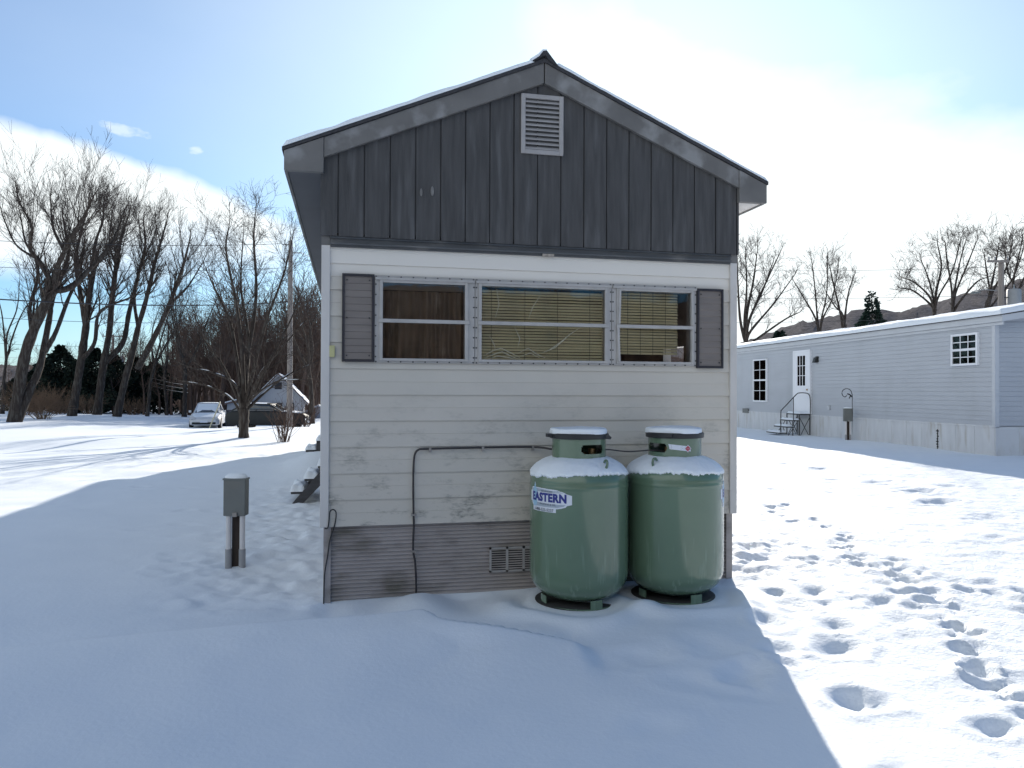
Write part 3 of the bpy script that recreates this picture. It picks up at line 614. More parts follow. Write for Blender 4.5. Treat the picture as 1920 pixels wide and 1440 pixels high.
# ------------------------------------------------------------------ pipe, cables on the wall
def smooth_path(P, n=8):
    P = [np.array(p, float) for p in P]; P = [2*P[0]-P[1]]+P+[2*P[-1]-P[-2]]; out = []
    for i in range(1, len(P)-2):
        for t in np.linspace(0, 1, n, endpoint=False):
            a, b_, c, d = P[i-1:i+3]; out.append(0.5*((2*b_)+(c-a)*t+(2*a-5*b_+4*c-d)*t*t+(3*b_-a-3*c+d)*t**3))
    out.append(P[-2]); return out
gp = thing('gas_pipe', 'thin black gas pipe bent at a right angle along the white siding', 'pipe', (-1.05, -.03, 0.0))
pth = [(-1.044, -.015, -.02), (-1.040, -.012, .12), (-1.048, -.012, .30), (-1.066, -.012, .42), (-1.062, -.020, .62), (-1.066, -.036, .70), (-1.070, -.034, .95), (-1.066, -.034, 1.13), (-1.055, -.034, 1.195), (-1.03, -.034, 1.222), (-.97, -.034, 1.230), (-.6, -.034, 1.234), (-.2, -.034, 1.236), (-.02, -.05, 1.232), (.05, -.16, 1.225), (.10, -.27, 1.225)]
b = MB(); b.tube(smooth_path(pth, 6), .0085, 8); b.build('pipe', M_PIPE, gp, smooth=True)
for x, z, v in ((-.935, 1.228, 0), (-.500, 1.232, 0), (-.075, 1.232, 0), (-1.065, .70, 1), (-1.057, .40, 1)):
    b = MB()
    if v: b.box(x-.022, x+.022, -.044 if z > .6 else -.024, -.022 if z > .6 else -.004, z-.008, z+.008)
    else: b.box(x-.010, x+.010, -.045, -.020, z-.026, z+.012)
    b.build('pipe_clip', M_CLIP, gp)
b = MB(); b.tube(smooth_path([(-1.768, -.012, -.03), (-1.766, -.014, .10), (-1.760, -.014, .26), (-1.738, -.012, .40), (-1.722, -.014, .52), (-1.690, -.016, .62), (-1.676, -.040, .70), (-1.678, -.042, .745), (-1.70, -.042, .762), (-1.722, -.042, .745), (-1.728, -.040, .69), (-1.738, -.036, .62), (-1.76, -.03, .612)], 6), .0052, 6)
tag(b.build('cable', M_CABLE, smooth=True), 'thin black cable looped at the bottom corner of the white siding', 'cable')
# ------------------------------------------------------------------ propane tanks
def tank(cx, cy, z0, phi_stk, phi_hole, phi_lug, label, hazard=None, rot=0):
    t = thing('propane_tank', label, 'propane tank', (cx, cy, z0), 0, 'green propane tanks at the end wall')
    R = .385; zb = .008
    prof = []
    for a in np.linspace(0, math.pi/2, 14): prof.append((max(.001, R*math.sin(a)**0.62), zb+.215*(1-math.cos(a))))
    prof += [(R, .29), (R, .5), (R, .7), (R, .875), (R*1.0, .885), (R+.003, .893), (R*1.0, .901), (R, .925)]
    for a in np.linspace(0, math.pi/2, 16)[1:]: prof.append((max(.001, R*math.cos(a)**0.80), .925+.185*math.sin(a)))
    b = MB(); b.lathe(prof, (cx, cy, z0), 96, cap=False); b.build('body', M_TANK, t, smooth=True, angle=60)
    # foot ring with cut-outs
    b = MB(); n = 96; rr = .305
    for k in range(n):
        if 5 <= k % 24: zs = ((-.08, -.012),)
        else: zs = ((-.08, .05),)
        a0, a1 = 2*math.pi*k/n, 2*math.pi*(k+1)/n
        for (za, zc) in zs:
            v = []
            for r_ in (rr, rr-.008):
                for a in (a0, a1):
                    for z in (za, zc): v.append((cx+r_*math.sin(a), cy-r_*math.cos(a), z0+z))
            b.add(v, [[[0, 2, 3, 1], [5, 7, 6, 4], [1, 3, 7, 5], [0, 4, 6, 2]]])
    b.build('foot_ring', M_TANK, t)
    # collar with two hand holes
    b = MB(); n = 144; m_ = 26; rc, zc0, zc1 = .212, 1.062, 1.262
    keep = []
    for r_ in (rc, rc-.006):
        v = [(cx+r_*math.sin(2*math.pi*i/n), cy-r_*math.cos(2*math.pi*i/n), z0+zc0+(zc1-zc0)*j/m_) for j in range(m_+1) for i in range(n)]
        q = []
        for j in range(m_):
            zc = zc0+(zc1-zc0)*(j+.5)/m_
            for i in range(n):
                a = 2*math.pi*(i+.5)/n; hole = False
                for hh in (phi_hole, phi_hole+math.pi):
                    d = (a-hh+math.pi) % (2*math.pi)-math.pi; dx = max(0, abs(d*rc)-.065); dz = zc-(zc0+.112)
                    if math.hypot(dx, dz) < .036: hole = True
                if not hole: q.append([j*n+i, j*n+(i+1) % n, (j+1)*n+(i+1) % n, (j+1)*n+i])
        b.add(v, [q])
    col = b.build('collar', M_TANK, t, smooth=True)
    b = MB(); b.lathe([(.005, .06), (.06, .06), (.06, .10), (.025, .11), (.025, .16), (.04, .16), (.04, .19), (.004, .19)], (cx, cy, z0+1.04), 16, cap=False); b.lathe([(.003, 0), (.03, 0), (.03, .08), (.003, .08)], (cx+.09, cy-.05, z0+1.09), 12, cap=False); b.lathe([(.003, 0), (.035, 0), (.035, .09), (.003, .09)], (cx-.08, cy-.07, z0+1.09), 12, cap=False); b.build('valve', M_BRASS, t, smooth=True, angle=40)
    # lid and its snow
    b = MB(); prof = [(.002, 1.258), (.226, 1.250), (.232, 1.254), (.233, 1.285), (.225, 1.292), (.002, 1.297)]; b.lathe(prof, (cx, cy, z0), 64, cap=False)
    a = 0.95+rot; b.add([(cx+.226*math.sin(a-.18), cy-.226*math.cos(a-.18), z0+1.288), (cx+.265*math.sin(a), cy-.265*math.cos(a), z0+1.262), (cx+.226*math.sin(a+.18), cy-.226*math.cos(a+.18), z0+1.288), (cx+.226*math.sin(a-.18), cy-.226*math.cos(a-.18), z0+1.250), (cx+.258*math.sin(a), cy-.258*math.cos(a), z0+1.246), (cx+.226*math.sin(a+.18), cy-.226*math.cos(a+.18), z0+1.250)], [[[0, 3, 4, 1], [1, 4, 5, 2]], [[0, 1, 2]], [[3, 5, 4]]])
    a = -1.5+rot; b.bar((cx+.2*math.sin(a), cy-.2*math.cos(a), z0+1.272), (cx+.268*math.sin(a), cy-.268*math.cos(a), z0+1.275), .05, .026)
    lid = b.build('lid', M_LID, t, smooth=True, angle=40)
    b = MB(); rg = np.random.RandomState(int(cx*100)+5)
    def sl(u, v):
        a = 2*math.pi*u; er = .222+.010*math.sin(3*a+rot)+.008*vnoise(math.cos(a)*5+9, math.sin(a)*5)
        r_ = er*math.sin(min(1, v)*math.pi/2)**0.6 if v < 1 else er
        h = .046*max(0, 1-v**6)**.5*(1+.25*vnoise(r_*math.cos(a)*8+4, r_*math.sin(a)*8+cx)); return (cx+r_*math.sin(a), cy-r_*math.cos(a), z0+1.288+h)
    b.grid(sl, np.linspace(0, 1, 65), np.concatenate([np.linspace(0.0, .8, 8), np.linspace(.85, 1, 8)])); b.build('lid_snow', M_SNOWOBJ, lid, smooth=True)
    # snow draped over the shoulder, ragged hem
    b = MB(); na = 420
    prof_s = [(R*math.cos(a)**0.80, .925+.185*math.sin(a)) for a in np.linspace(1.2, 0.0, 20)]
    def sh(u, v):
        a = 2*math.pi*u; ca, sa = math.cos(a), math.sin(a)
        hem = .978+.012*math.sin(a*2+1+cx)+.016*fbm(np.array(ca*6+cx*7), np.array(sa*6), 3)+.013*vnoise(ca*30+cx*7, sa*30)+.012*vnoise(ca*75, sa*75+cx)
        tt = v; zz = 1.105*(1-tt)+hem*tt
        # surface radius at this height
        k = np.clip((zz-.925)/.185, 0, .9999); ang = math.asin(k); r_ = R*math.cos(ang)**0.80 if zz > .925 else R
        off = .019*math.sqrt(max(0, 1-max(0, (tt-.72)/.28)**3))*(1+.5*fbm(np.array(ca*r_*16+cx), np.array(sa*r_*16+cx*3), 3)*.7); 
        if tt >= 1: off = -.003
        return (cx+(r_+off*math.cos(ang*.8))*sa, cy-(r_+off*math.cos(ang*.8))*ca, z0+zz+off*math.sin(ang*.9))
    b.grid(sh, np.linspace(0, 1, na), np.concatenate([np.linspace(0, .7, 14), np.linspace(.74, 1, 10)])); b.build('shoulder_snow', M_SNOWOBJ, t, smooth=True)
    for a in (phi_lug, phi_lug+math.pi):
        pts = [(.315, 1.01), (.345, 1.055), (.345, 1.088), (.322, 1.098), (.302, 1.082)]; d = .012
        b = MB(); b.tube(smooth_path([(cx+r_*math.sin(a+i*.012), cy-r_*math.cos(a+i*.012), z0+z) for i, (r_, z) in enumerate(pts)], 4), .010, 6); b.build('lifting_lug', M_TANK, t, smooth=True)
    # sticker
    def wrap(P, rr, ph, zc):
        P = np.asarray(P, float); a = ph+P[:, 0]/R; return np.stack([cx+rr*np.sin(a), cy-rr*np.cos(a), z0+zc+P[:, 1]], 1)
    def flat(poly_rows, rr, ph, zc, mb):   # rows of (x0, x1, z): filled strip shape
        v = []; n = 16
        for (xa, xb, z) in poly_rows:
            for k in range(n+1): v.append((xa+(xb-xa)*k/n, z))
        v = wrap(v, rr, ph, zc); i = np.arange(n)
        q = (np.stack([i, i+1, i+n+2, i+n+1], 1)[None]+(np.arange(len(poly_rows)-1)*(n+1))[:, None, None]).reshape(-1, 4); mb.add(v, [q])
    zc = .815; ph = phi_stk
    tilt = 0.0
    b = MB(); rows = [(-.135-.001, -.135+.001, .112), (-.150, -.120, .078), (-.165, .02, .0765), (-.186, .10, .066), (-.192, .155, .050), (-.194, .172, .042), (-.213, .172, .0415), (-.213, .213, .030), (-.213, .213, -.028), (-.213, .213, -.036), (-.190, .213, -.0365), (-.188, .176, -.046), (-.180, .165, -.058), (-.165, .13, -.068), (-.165, .10, -.074), (-.165, .088, -.0745), (-.165, .088, -.103)]
    flat(rows, R+.0012, ph, zc, b); st = b.build('sticker', M_STK, t, smooth=True)
    b = MB()
    flat([(-.160, .02, .066), (-.178, .11, .056), (-.18, .158, .044)], R+.0020, ph, zc, b); flat([(-.178, .165, -.040), (-.168, .150, -.052), (-.150, .10, -.064), (-.14, .05, -.066)], R+.0020, ph, zc, b); b.build('sticker_band', M_STKG, st, smooth=True)
    b = MB(); flat([(-.136, -.134, .108), (-.146, -.124, .078), (-.160, -.110, .058), (-.172, -.098, .036), (-.160, -.110, 0), (-.168, -.102, -.040), (-.156, -.114, -.070)], R+.0026, ph, zc, b); b.build('sticker_star', M_STKS, st, smooth=True)
    def txt(body, size, x, z, m, rr, bold, sx):
        v, fs = text_mesh(body, size, bold, sx); v = v.copy(); v[:, 0] += x; v[:, 1] += z
        mb = MB(); mb.add(wrap(v[:, :2], R+rr, ph, zc), [f for f in fs]); mb.build('sticker_lettering', m, st)
    txt('EASTERN', .084, .002, .002, M_STKB, .0034, .0045, .94)
    txt('ADVANCED', .019, .0, .0495, M_STKK, .0032, 0, 1.1); txt('PROPANE & OIL', .020, .01, -.0465, M_STKK, .0032, 0, 1.1); txt('1-800-523-5237', .030, -.035, -.089, M_STKK, .0032, .0004, 1.05)
    if hazard is not None:
        b = MB(); rr = rc+.002
        def w2(P, dr): P = np.asarray(P, float); a = hazard+P[:, 0]/rc; return np.stack([cx+(rr+dr)*np.sin(a), cy-(rr+dr)*np.cos(a), z0+1.178+P[:, 1]], 1)
        n = 10; v = [(-.085+.17*k/n, zz) for zz in (-.020, .020) for k in range(n+1)]; v = [(x-(.010 if z > 0 else 0), z-.10*x) for x, z in v]
        b.add(w2(v, 0), [[[k, k+1, k+n+2, k+n+1] for k in range(n)]]); b.add(w2([(.055, -.008), (.085, .022), (.055, -.042+.07+.022), (.025, .022-.0)], 0.0008)[[0, 1, 2, 3]], [[[0, 1, 2, 3]]]) if False else None
        b.add(w2([(.058, -.036), (.088, -.006), (.058, .024), (.028, -.006)], 0.0008), [[[0, 1, 2, 3]]])
        hz = b.build('hazard_label', M_STK, t, smooth=True)
        b = MB(); b.add(w2([(.058, -.030), (.082, -.006), (.058, .018), (.034, -.006)], 0.0016), [[[0, 1, 2, 3]]]); b.build('hazard_diamond', M_RED, hz)
        b = MB(); v, fs = text_mesh('FLAMMABLE GAS', .0062, 0, .9); b.add(w2(np.stack([v[:, 0]+.058, v[:, 1]-.006], 1), .0024), fs); v, fs = text_mesh('2', .009, 0, 1); b.add(w2(np.stack([v[:, 0]+.058, v[:, 1]-.018], 1), .0024), fs); b.build('hazard_lettering', M_STK, hz)
        b = MB()
        for k in range(4): zl = .014-k*.008; b.add(w2([(-.075, zl+.006), (.015-.01*(k % 2), zl-.002), (.015-.01*(k % 2), zl), (-.075, zl+.008)], .0010), [[[0, 1, 2, 3]]])   # lines of print too fine to read
        b.build('hazard_lettering', M_STKK, hz)
    return t
tank(T1[0], T1[1], .085, rad(-56.5), rad(14), rad(19), 'green propane tank with the blue lettered sticker facing out')
tank(T2[0], T2[1], .085, rad(73), rad(-68), rad(-54), 'green propane tank with a red diamond label on its collar', hazard=rad(-12), rot=.9)
for (cx, cy), lb in ((T1, 'dark round footing slab under the lettered tank'), (T2, 'dark round footing slab under the tank with the red diamond')):
    b = MB(); b.lathe([(.002, .058), (.315, .078), (.335, .066), (.34, -.05)], (cx, cy+.03, 0), 40, cap=False); tag(b.build('footing_slab', mat('damp_dark_concrete', (.035, .035, .036), .8, .4, 9, bump=.3), smooth=True, angle=50), lb, 'slab')
b = MB(); b.tube(smooth_path([(T1[0]+.12, T1[1]-.06, 1.235), (T1[0]+.215, T1[1]-.05, 1.245), (T1[0]+.40, T1[1]-.03, 1.225), (T2[0]-.215, T2[1]-.05, 1.235), (T2[0]-.10, T2[1]-.06, 1.225)], 8), .006, 6)
tag(b.build('gas_hose', M_PIPE, smooth=True), 'thin dark hose strung between the collars of the two tanks', 'hose')

# ------------------------------------------------------------------ meter post in the shaded yard
def meter_post(x, y, zg, ztop, wide, label, rz, snow=True, box_h=.35, hook=False):
    t = thing('meter_post', label, 'meter post', (x, y, zg), rz); h = ztop-zg; w = wide/2
    b = MB(); b.prism([(-w, h-box_h), (w*.98, h-box_h), (w, h), (-w, h)], -.055, .055); bx = b.build('meter_box', M_METER, t, local=True, bevel=.008)
    b = MB(); b.box(-w-.006, w+.006, -.062, .06, h-.012, h+.004); b.build('box_lid', M_METER, bx, local=True, bevel=.003)
    b = MB(); b.box(-.012, .03, -.072, -.0555, h-box_h-.005, h-box_h+.035); b.build('box_latch', M_CLIP, bx, local=True, bevel=.003)
    b = MB(); b.box(-.045, .06, .02, .058, -.2, h-box_h); b.build('post', M_POST, t, local=True)
    for s_ in (-1, 1):
        xx = s_*.064; b = MB(); b.tube([(xx, -.012, .16), (xx, -.012, h-box_h)], .025, 14); c = b.build('conduit', M_PVC, t, smooth=True, local=True, angle=40)
        b = MB(); b.tube([(xx, -.012, -.2), (xx, -.012, .17)], .031, 14); b.build('conduit_sleeve', M_PVCG, c, smooth=True, local=True, angle=40)
    if snow:
        b = MB(); b.grid(lambda u, v: (w*1.02*math.sin(u)*math.sin(v)**.6, .060*math.cos(u)*math.sin(v)**.6, h+.003+.048*math.cos(v)), np.linspace(0, 2*math.pi, 25), np.linspace(0.001, math.pi/2, 9)); b.build('box_snow', M_SNOWOBJ, t, smooth=True, local=True)
    return t
mp_ = pt(442, 1060, 7.05); zg = Hs(mp_[0], mp_[1])
meter_post(float(mp_[0]), float(mp_[1]), zg, .868, .207, 'grey meter box on white conduits standing in the shaded snow', -.20)

# ------------------------------------------------------------------ wooden steps along the long side
def steps(y0, y1, x_far, label, n, rise, run, zg, stringer=True):
    t = thing('wooden_steps', label, 'steps', (x_far, y0, zg))
    for i in range(n):
        xa = x_far+i*run; z = zg+(i+1)*rise
        b = MB(); b.box(xa, xa+run+.03, y0+.035, y1-.035, z-.04, z); tr = b.build('tread', M_STEPW, t)
        b = MB(); snow_pad(b, xa-.02, xa+run+.02, y0+.01, y1-.01, z, .085, 12, i); b.build('tread_snow', M_SNOWOBJ, tr, smooth=True)
    for yy in (y0, y1-.035):
        b = MB(); top = zg+n*rise
        if stringer: b.prism([(x_far-.06, zg-.08), (x_far+.09, zg-.08), (x_far+n*run+.1, top-.02), (x_far+n*run+.1, top+.14), (x_far+n*run-.0, top+.10)], yy, yy+.034)
        else: b.prism([(x_far, zg-.2), (x_far+n*run+.05, zg-.2), (x_far+n*run+.05, top-.04)]+[p for i in reversed(range(n)) for p in ((x_far+i*run+.0, zg+(i+1)*rise-.04), (x_far+i*run, zg+i*rise-.04))], yy, yy+.034)
        b.build('stringer', M_STEPW, t)
steps(5.2, 6.1, -2.40, 'dark wooden steps with a slanted stringer, beside the house corner', 3, .185, .19, .04)
steps(12.0, 12.9, -2.56, 'snow covered dark wooden steps at the far door', 3, .21, .24, .10, False)

# ------------------------------------------------------------------ neighbour's home
NB = np.array([13.55, 8.9, .22]); NA = rad(4.5)
nb = thing('mobile_home', 'long pale vinyl sided mobile home with a snow covered roof', 'mobile home', tuple(NB), -NA)
# local: +y runs along the wall away from the viewer, -x faces the yard, +x into the home
NLn, NW, SK, EV = 19.0, 4.3, .70, 3.12
def vinyl(mb, along, n0, n1, z0, z1, fixed, axis_):
    p = .118; P = []; z = z0
    while z < z1-1e-6: P += [(-.016, z), (-.001, min(z1, z+p-.001))]; z += p
    U = (n0, n1); v = []
    for off, z in P:
        for u in U: v.append((fixed+off, u, z) if axis_ == 'y' else (u, fixed+off, z))
    mb.add(v, [[[2*i, 2*i+1, 2*i+3, 2*i+2][::-1] for i in range(len(P)-1)]])
b = MB(); vinyl(b, 'y', 0.06, NLn, SK, EV, -.02, 'y'); b.build('long_wall', M_VINYL, nb, local=True)
b = MB(); vinyl(b, 'x', 0.06, NW, SK, EV+.1, -.02, 'x'); b.prism([(0.02, EV), (NW, EV), (NW/2, EV+.75)], -.018, 0); b.build('end_wall', M_VINYL, nb, local=True)
b = MB(); b.box(0, NW, 0, NLn, .5, EV); b.build('core', M_VINYL, nb, local=True)
b = MB(); b.box(-.045, .07, -.045, .05, SK-.06, EV+.02); b.build('corner_trim', M_VINYLT, nb, local=True)
b = MB(); b.box(-.06, -.022, -.30, NLn, EV-.02, EV+.05); b.box(-.10, -.04, -.32, NLn, EV+.055, EV+.22); b.build('fascia', M_VINYLT, nb, local=True)
b = MB()
for k in range(60):
    a = -.02+k*.32
    b.box(-.045+(.006 if k % 2 else 0), .0, a, a+.318, -.35, SK-.02 + .02*math.sin(k*.4))
b.box(-.06, 0, -.03, NLn, SK-.045, SK+.0); b.build('skirting', M_NSKIRT, nb, local=True)
b = MB()
for k in range(14): a = -.03+k*.32; b.box(a, a+.318, -.045+(.006 if k % 2 else 0), 0, -.35, SK-.03)
b.build('skirting', M_NSKIRT, nb, local=True)
b = MB(); b.box(-.0495, -.0455, 1.90, 1.93, -.15, .52)
for k in range(9): b.box(-.051, -.0455, 1.885+.015*math.sin(k*3), 1.95+.02*math.sin(k*5), -.1+k*.07, -.07+k*.07)
b.build('skirting_crack', M_DARK, nb, local=True)
sl = .17
b = MB(); b.prism([(-.14, EV+.225), (NW/2, EV+.225+sl*(NW/2+.14)), (NW+.14, EV+.225), (NW+.14, EV+.20), (NW/2, EV+.19+sl*(NW/2+.14)), (-.14, EV+.20)], -.34, NLn+.2); nroof = b.build('roof', M_ROOF, nb, local=True)
b = MB(); b.prism([(-.10, EV+.05), (-.10, EV+.20), (NW/2, EV+.19+sl*(NW/2+.10)), (NW+.1, EV+.20), (NW+.1, EV+.05), (NW/2, EV+.04+sl*(NW/2))], -.335, -.30); b.build('rake_board', M_VINYLT, nb, local=True)
b = MB(); b.add([(-.1, -.30, EV+.052), (NW/2, -.30, EV+.042+sl*NW/2), (NW/2, 0, EV+.042+sl*NW/2), (-.1, 0, EV+.052)], [[[0, 1, 2, 3]]]); b.build('soffit', M_VINYLT, nb, local=True)
b = MB()
def nsnow(u, v):
    x = -.17+u*(NW/2+.17); y = -.36+v*(NLn+.4); e = min(1, u*(NW/2)/.10, v*NLn/.10); k = math.sqrt(max(0, 1-(1-e)**2))
    return (x-.02*vnoise(y*3, 1)*(u < .02), y, EV+.222+sl*(x+.14)+k*(.14+.05*vnoise(x*2, y*1.2)+.02*vnoise(x*7, y*5)))
b.grid(nsnow, np.concatenate([np.linspace(0, .05, 8), np.linspace(.08, 1, 14)]), np.concatenate([np.linspace(0, .008, 6), np.linspace(.012, 1, 120)])); b.build('roof_snow', M_SNOWOBJ, nroof, smooth=True, local=True)
b = MB(); b.box(.95, 1.15, .9, 2.0, EV+.52, EV+.535); b.build('bare_shingle', M_ROOF, nroof, local=True)
M_NDARK = mat('dark_room', (0.018, 0.018, 0.025), .6, .2)
M_CURTW = mat('pale_curtain', (0.62, 0.62, 0.64), .8, .2, 4, (1, 8, 1))
def nwin(y0, y1, z0, z1, zm, cols, curtain):
    z0, z1, zm = z0-.22, z1-.22, zm-.22; x = -.080
    b = MB(); w = .055
    b.box(x-.02, x+.06, y0, y0+w, z0, z1); b.box(x-.02, x+.06, y1-w, y1, z0, z1); b.box(x-.02, x+.06, y0+w, y1-w, z1-w, z1); b.box(x-.02, x+.06, y0+w, y1-w, z0, z0+w); b.box(x-.026, x+.06, y0+w, y1-w, zm-.03, zm+.03)
    f = b.build('window', M_WHITE, nb, local=True, bevel=.006)
    b = MB()
    for a, c in ((z0+w, zm-.03), (zm+.03, z1-w)):
        for k in range(1, cols): yy = y0+w+(y1-y0-2*w)*k/cols; b.box(x-.004, x+.004, yy-.011, yy+.011, a, c)
        b.box(x-.004, x+.0045, y0+w, y1-w, (a+c)/2-.011, (a+c)/2+.011)
    b.build('muntin', M_WHITE, f, local=True)
    for a, c in ((z0+w, zm-.03), (zm+.03, z1-w)):
        b = MB(); b.box(x+.005, x+.008, y0+w, y1-w, a, c); b.build('pane', M_NGLASS, f, local=True)
    b = MB(); b.box(x+.0255, x+.029, y0+w, y1-w, z0+w, z1-w); b.build('dark_interior', M_NDARK, f, local=True)
    if curtain:
        for s_ in (0, 1):
            b = MB(); pa = y0+w if s_ == 0 else y1-w; sgn = 1 if s_ == 0 else -1
            b.grid(lambda u, v: (x+.018+.004*math.sin(u*20), pa+sgn*u*(y1-y0)*(.20+.20*v), zm+.03+(z1-w-zm-.03)*v), np.linspace(0, 1, 14), np.linspace(0, 1, 5)); b.build('curtain', M_CURTW, f, local=True, smooth=True)
nwin(.46, 1.37, 2.39, 3.20, 2.79, 3, False); nwin(11.40, 12.55, 1.32, 3.02, 2.18, 2, True)
# door
b = MB(); y0, y1, z0, z1 = 8.20, 9.36, SK+.02, 2.98; x = -.080
b.box(x-.02, x+.06, y0, y0+.07, z0, z1); b.box(x-.02, x+.06, y1-.07, y1, z0, z1); b.box(x-.02, x+.06, y0+.07, y1-.07, z1-.07, z1); dr = b.build('door_frame', M_WHITE, nb, local=True, bevel=.006)
b = MB(); g0, g1, h0, h1 = 8.52, 9.06, 1.72, 2.78
b.box(x-.01, x+.059, y0+.07, g0, z0, z1-.07); b.box(x-.01, x+.059, g1, y1-.07, z0, z1-.07); b.box(x-.01, x+.059, g0, g1, z0, h0); b.box(x-.01, x+.059, g0, g1, h1, z1-.07); d2 = b.build('door', M_WHITE, nb, local=True, bevel=.004)
b = MB(); b.box(x+.002, x+.006, g0, g1, h0, h1); b.build('pane', M_NGLASS, d2, local=True)
b = MB()
for k in (1, 2): b.box(x-.014, x+.0015, g0+(g1-g0)*k/3-.01, g0+(g1-g0)*k/3+.01, h0, h1); b.box(x-.0145, x+.001, g0, g1, h0+(h1-h0)*k/3-.01, h0+(h1-h0)*k/3+.01)
b.build('muntin', M_WHITE, d2, local=True)
b = MB(); b.grid(lambda u, v: (x+.018+.005*math.sin(u*30), g0+(g1-g0)*u, h0+.16+(h1-h0-.16)*v), np.linspace(0, 1, 40), (0, 1)); b.build('curtain', M_CURTW, d2, local=True)
b = MB(); b.box(x+.0245, x+.028, g0, g1, h0, h1); b.build('dark_interior', M_NDARK, d2, local=True)
b = MB(); b.lathe([(.002, 0), (.03, 0), (.03, .05), (.002, .05)], (x-.03, y0+.16, 1.55), 10, cap=False); b.build('door_handle', M_BRASS, d2, local=True)
b = MB(); b.box(-.06, -.03, 7.74, 7.90, 2.52, 2.72); lampo = b.build('porch_lamp', M_BLACKM, nb, local=True)
b = MB(); b.prism([(-.19, 2.50), (-.06, 2.50), (-.06, 2.68), (-.13, 2.68)], 7.75, 7.89); b.build('lamp_shade', M_BLACKM, lampo, local=True)
b = MB(); b.box(-.08, -.036, 7.02, 7.16, .90, 1.04); b.build('dryer_vent', M_VINYLT, nb, local=True, bevel=.01)
b = MB(); b.box(-.10, -.036, 13.0, 13.5, .62, .80); b.build('utility_box', M_METER, nb, local=True, bevel=.01)
# steel steps at the neighbour's door
def nworld(x, y, z): c, s_ = math.cos(-NA), math.sin(-NA); return (NB[0]+x*c-y*s_, NB[1]+x*s_+y*c, NB[2]+z)
sp = nworld(-.5, 8.65, 0)
zg = Hs(sp[0], sp[1])-NB[2]
st = thing('steel_steps', 'black steel steps with snowy treads and a curved handrail below the neighbour door', 'steps', (sp[0], sp[1], NB[2]), -NA)
ya, yb = -.45, .45    # local frame: x from wall = .5-.. ; wall at x=+.45
lev = [(.02, .44, .74), (-.22, .04, .52), (-.46, -.20, .30), (-.74, -.44, .09)]
for i, (xa, xb, z) in enumerate(lev):
    b = MB(); b.box(xa, xb, ya, yb, z-.045, z); tr = b.build('tread', M_BLACKM, st, local=True)
    b = MB(); snow_pad(b, xa-.01, xb+.0, ya-.01, yb+.01, z, .06, 12, i); b.build('tread_snow', M_SNOWOBJ, tr, smooth=True, local=True)
for yy in (ya+.02, yb-.02):
    for xx, zt_ in ((.42, .72), (.03, .70), (-.21, .48)):
        b = MB(); b.tube([(xx, yy, -.25), (xx, yy, zt_)], .018, 6); b.build('leg', M_BLACKM, st, local=True)
    b = MB(); b.tube([(.03, yy, -.1), (.42, yy, .62)], .012, 5); b.tube([(.42, yy, -.1), (.03, yy, .62)], .012, 5); b.tube([(.03, yy, .55), (-.44, yy, -.1)], .012, 5); b.tube([(-.2, yy, .4), (.03, yy, -.1)], .012, 5); b.build('brace', M_BLACKM, st, local=True)
b = MB(); b.tube(smooth_path([(.43, ya+.01, .74), (.42, ya, 1.25), (.36, ya, 1.42), (.22, ya, 1.46), (.02, ya, 1.46), (-.10, ya, 1.40), (-.45, ya, 1.05), (-.62, ya, .88), (-.66, ya, .78), (-.66, ya, .10)], 6), .017, 7); b.tube([(-.20, ya, 1.29), (-.20, ya, .5)], .014, 6); b.build('handrail', M_BLACKM, st, smooth=True, local=True)
# the neighbour's meter post and hanging hook
q = pt(1590, 822, 23.3); zg = Hs(q[0], q[1])
meter_post(float(q[0]), float(q[1]), zg, float(pt(1590, 766, 23.3)[2]), .27, 'small grey meter post standing before the pale vinyl home', -.3, True, .40)
b = MB(); q = pt(1598, 790, 23.0); zt_ = float(pt(1590, 737, 23.0)[2]); hx, hy = float(q[0]), float(q[1]); zg = Hs(hx, hy)-.1
P = [(hx, hy, zg), (hx, hy, zt_-.05)]+[(hx-.17+.17*math.cos(a), hy+.03, zt_+.17*math.sin(a)*.8) for a in np.linspace(0, math.pi*1.25, 12)]
P += [(P[-1][0]+.06, P[-1][1], P[-1][2]-.03), (P[-1][0]+.12, P[-1][1], P[-1][2]+.02)]
b.tube(P, .012, 6)
b.tube([(hx, hy, zt_-.12), (hx-.1, hy-.01, zt_-.04), (hx-.17, hy, zt_-.02)], .02, 5); b.tube([(hx-.05, hy, zt_-.06), (hx-.10, hy, zt_-.16)], .018, 5); tag(b.build('plant_hook', M_BLACKM, smooth=True), 'curled black garden hook behind the small meter post', 'plant hook')

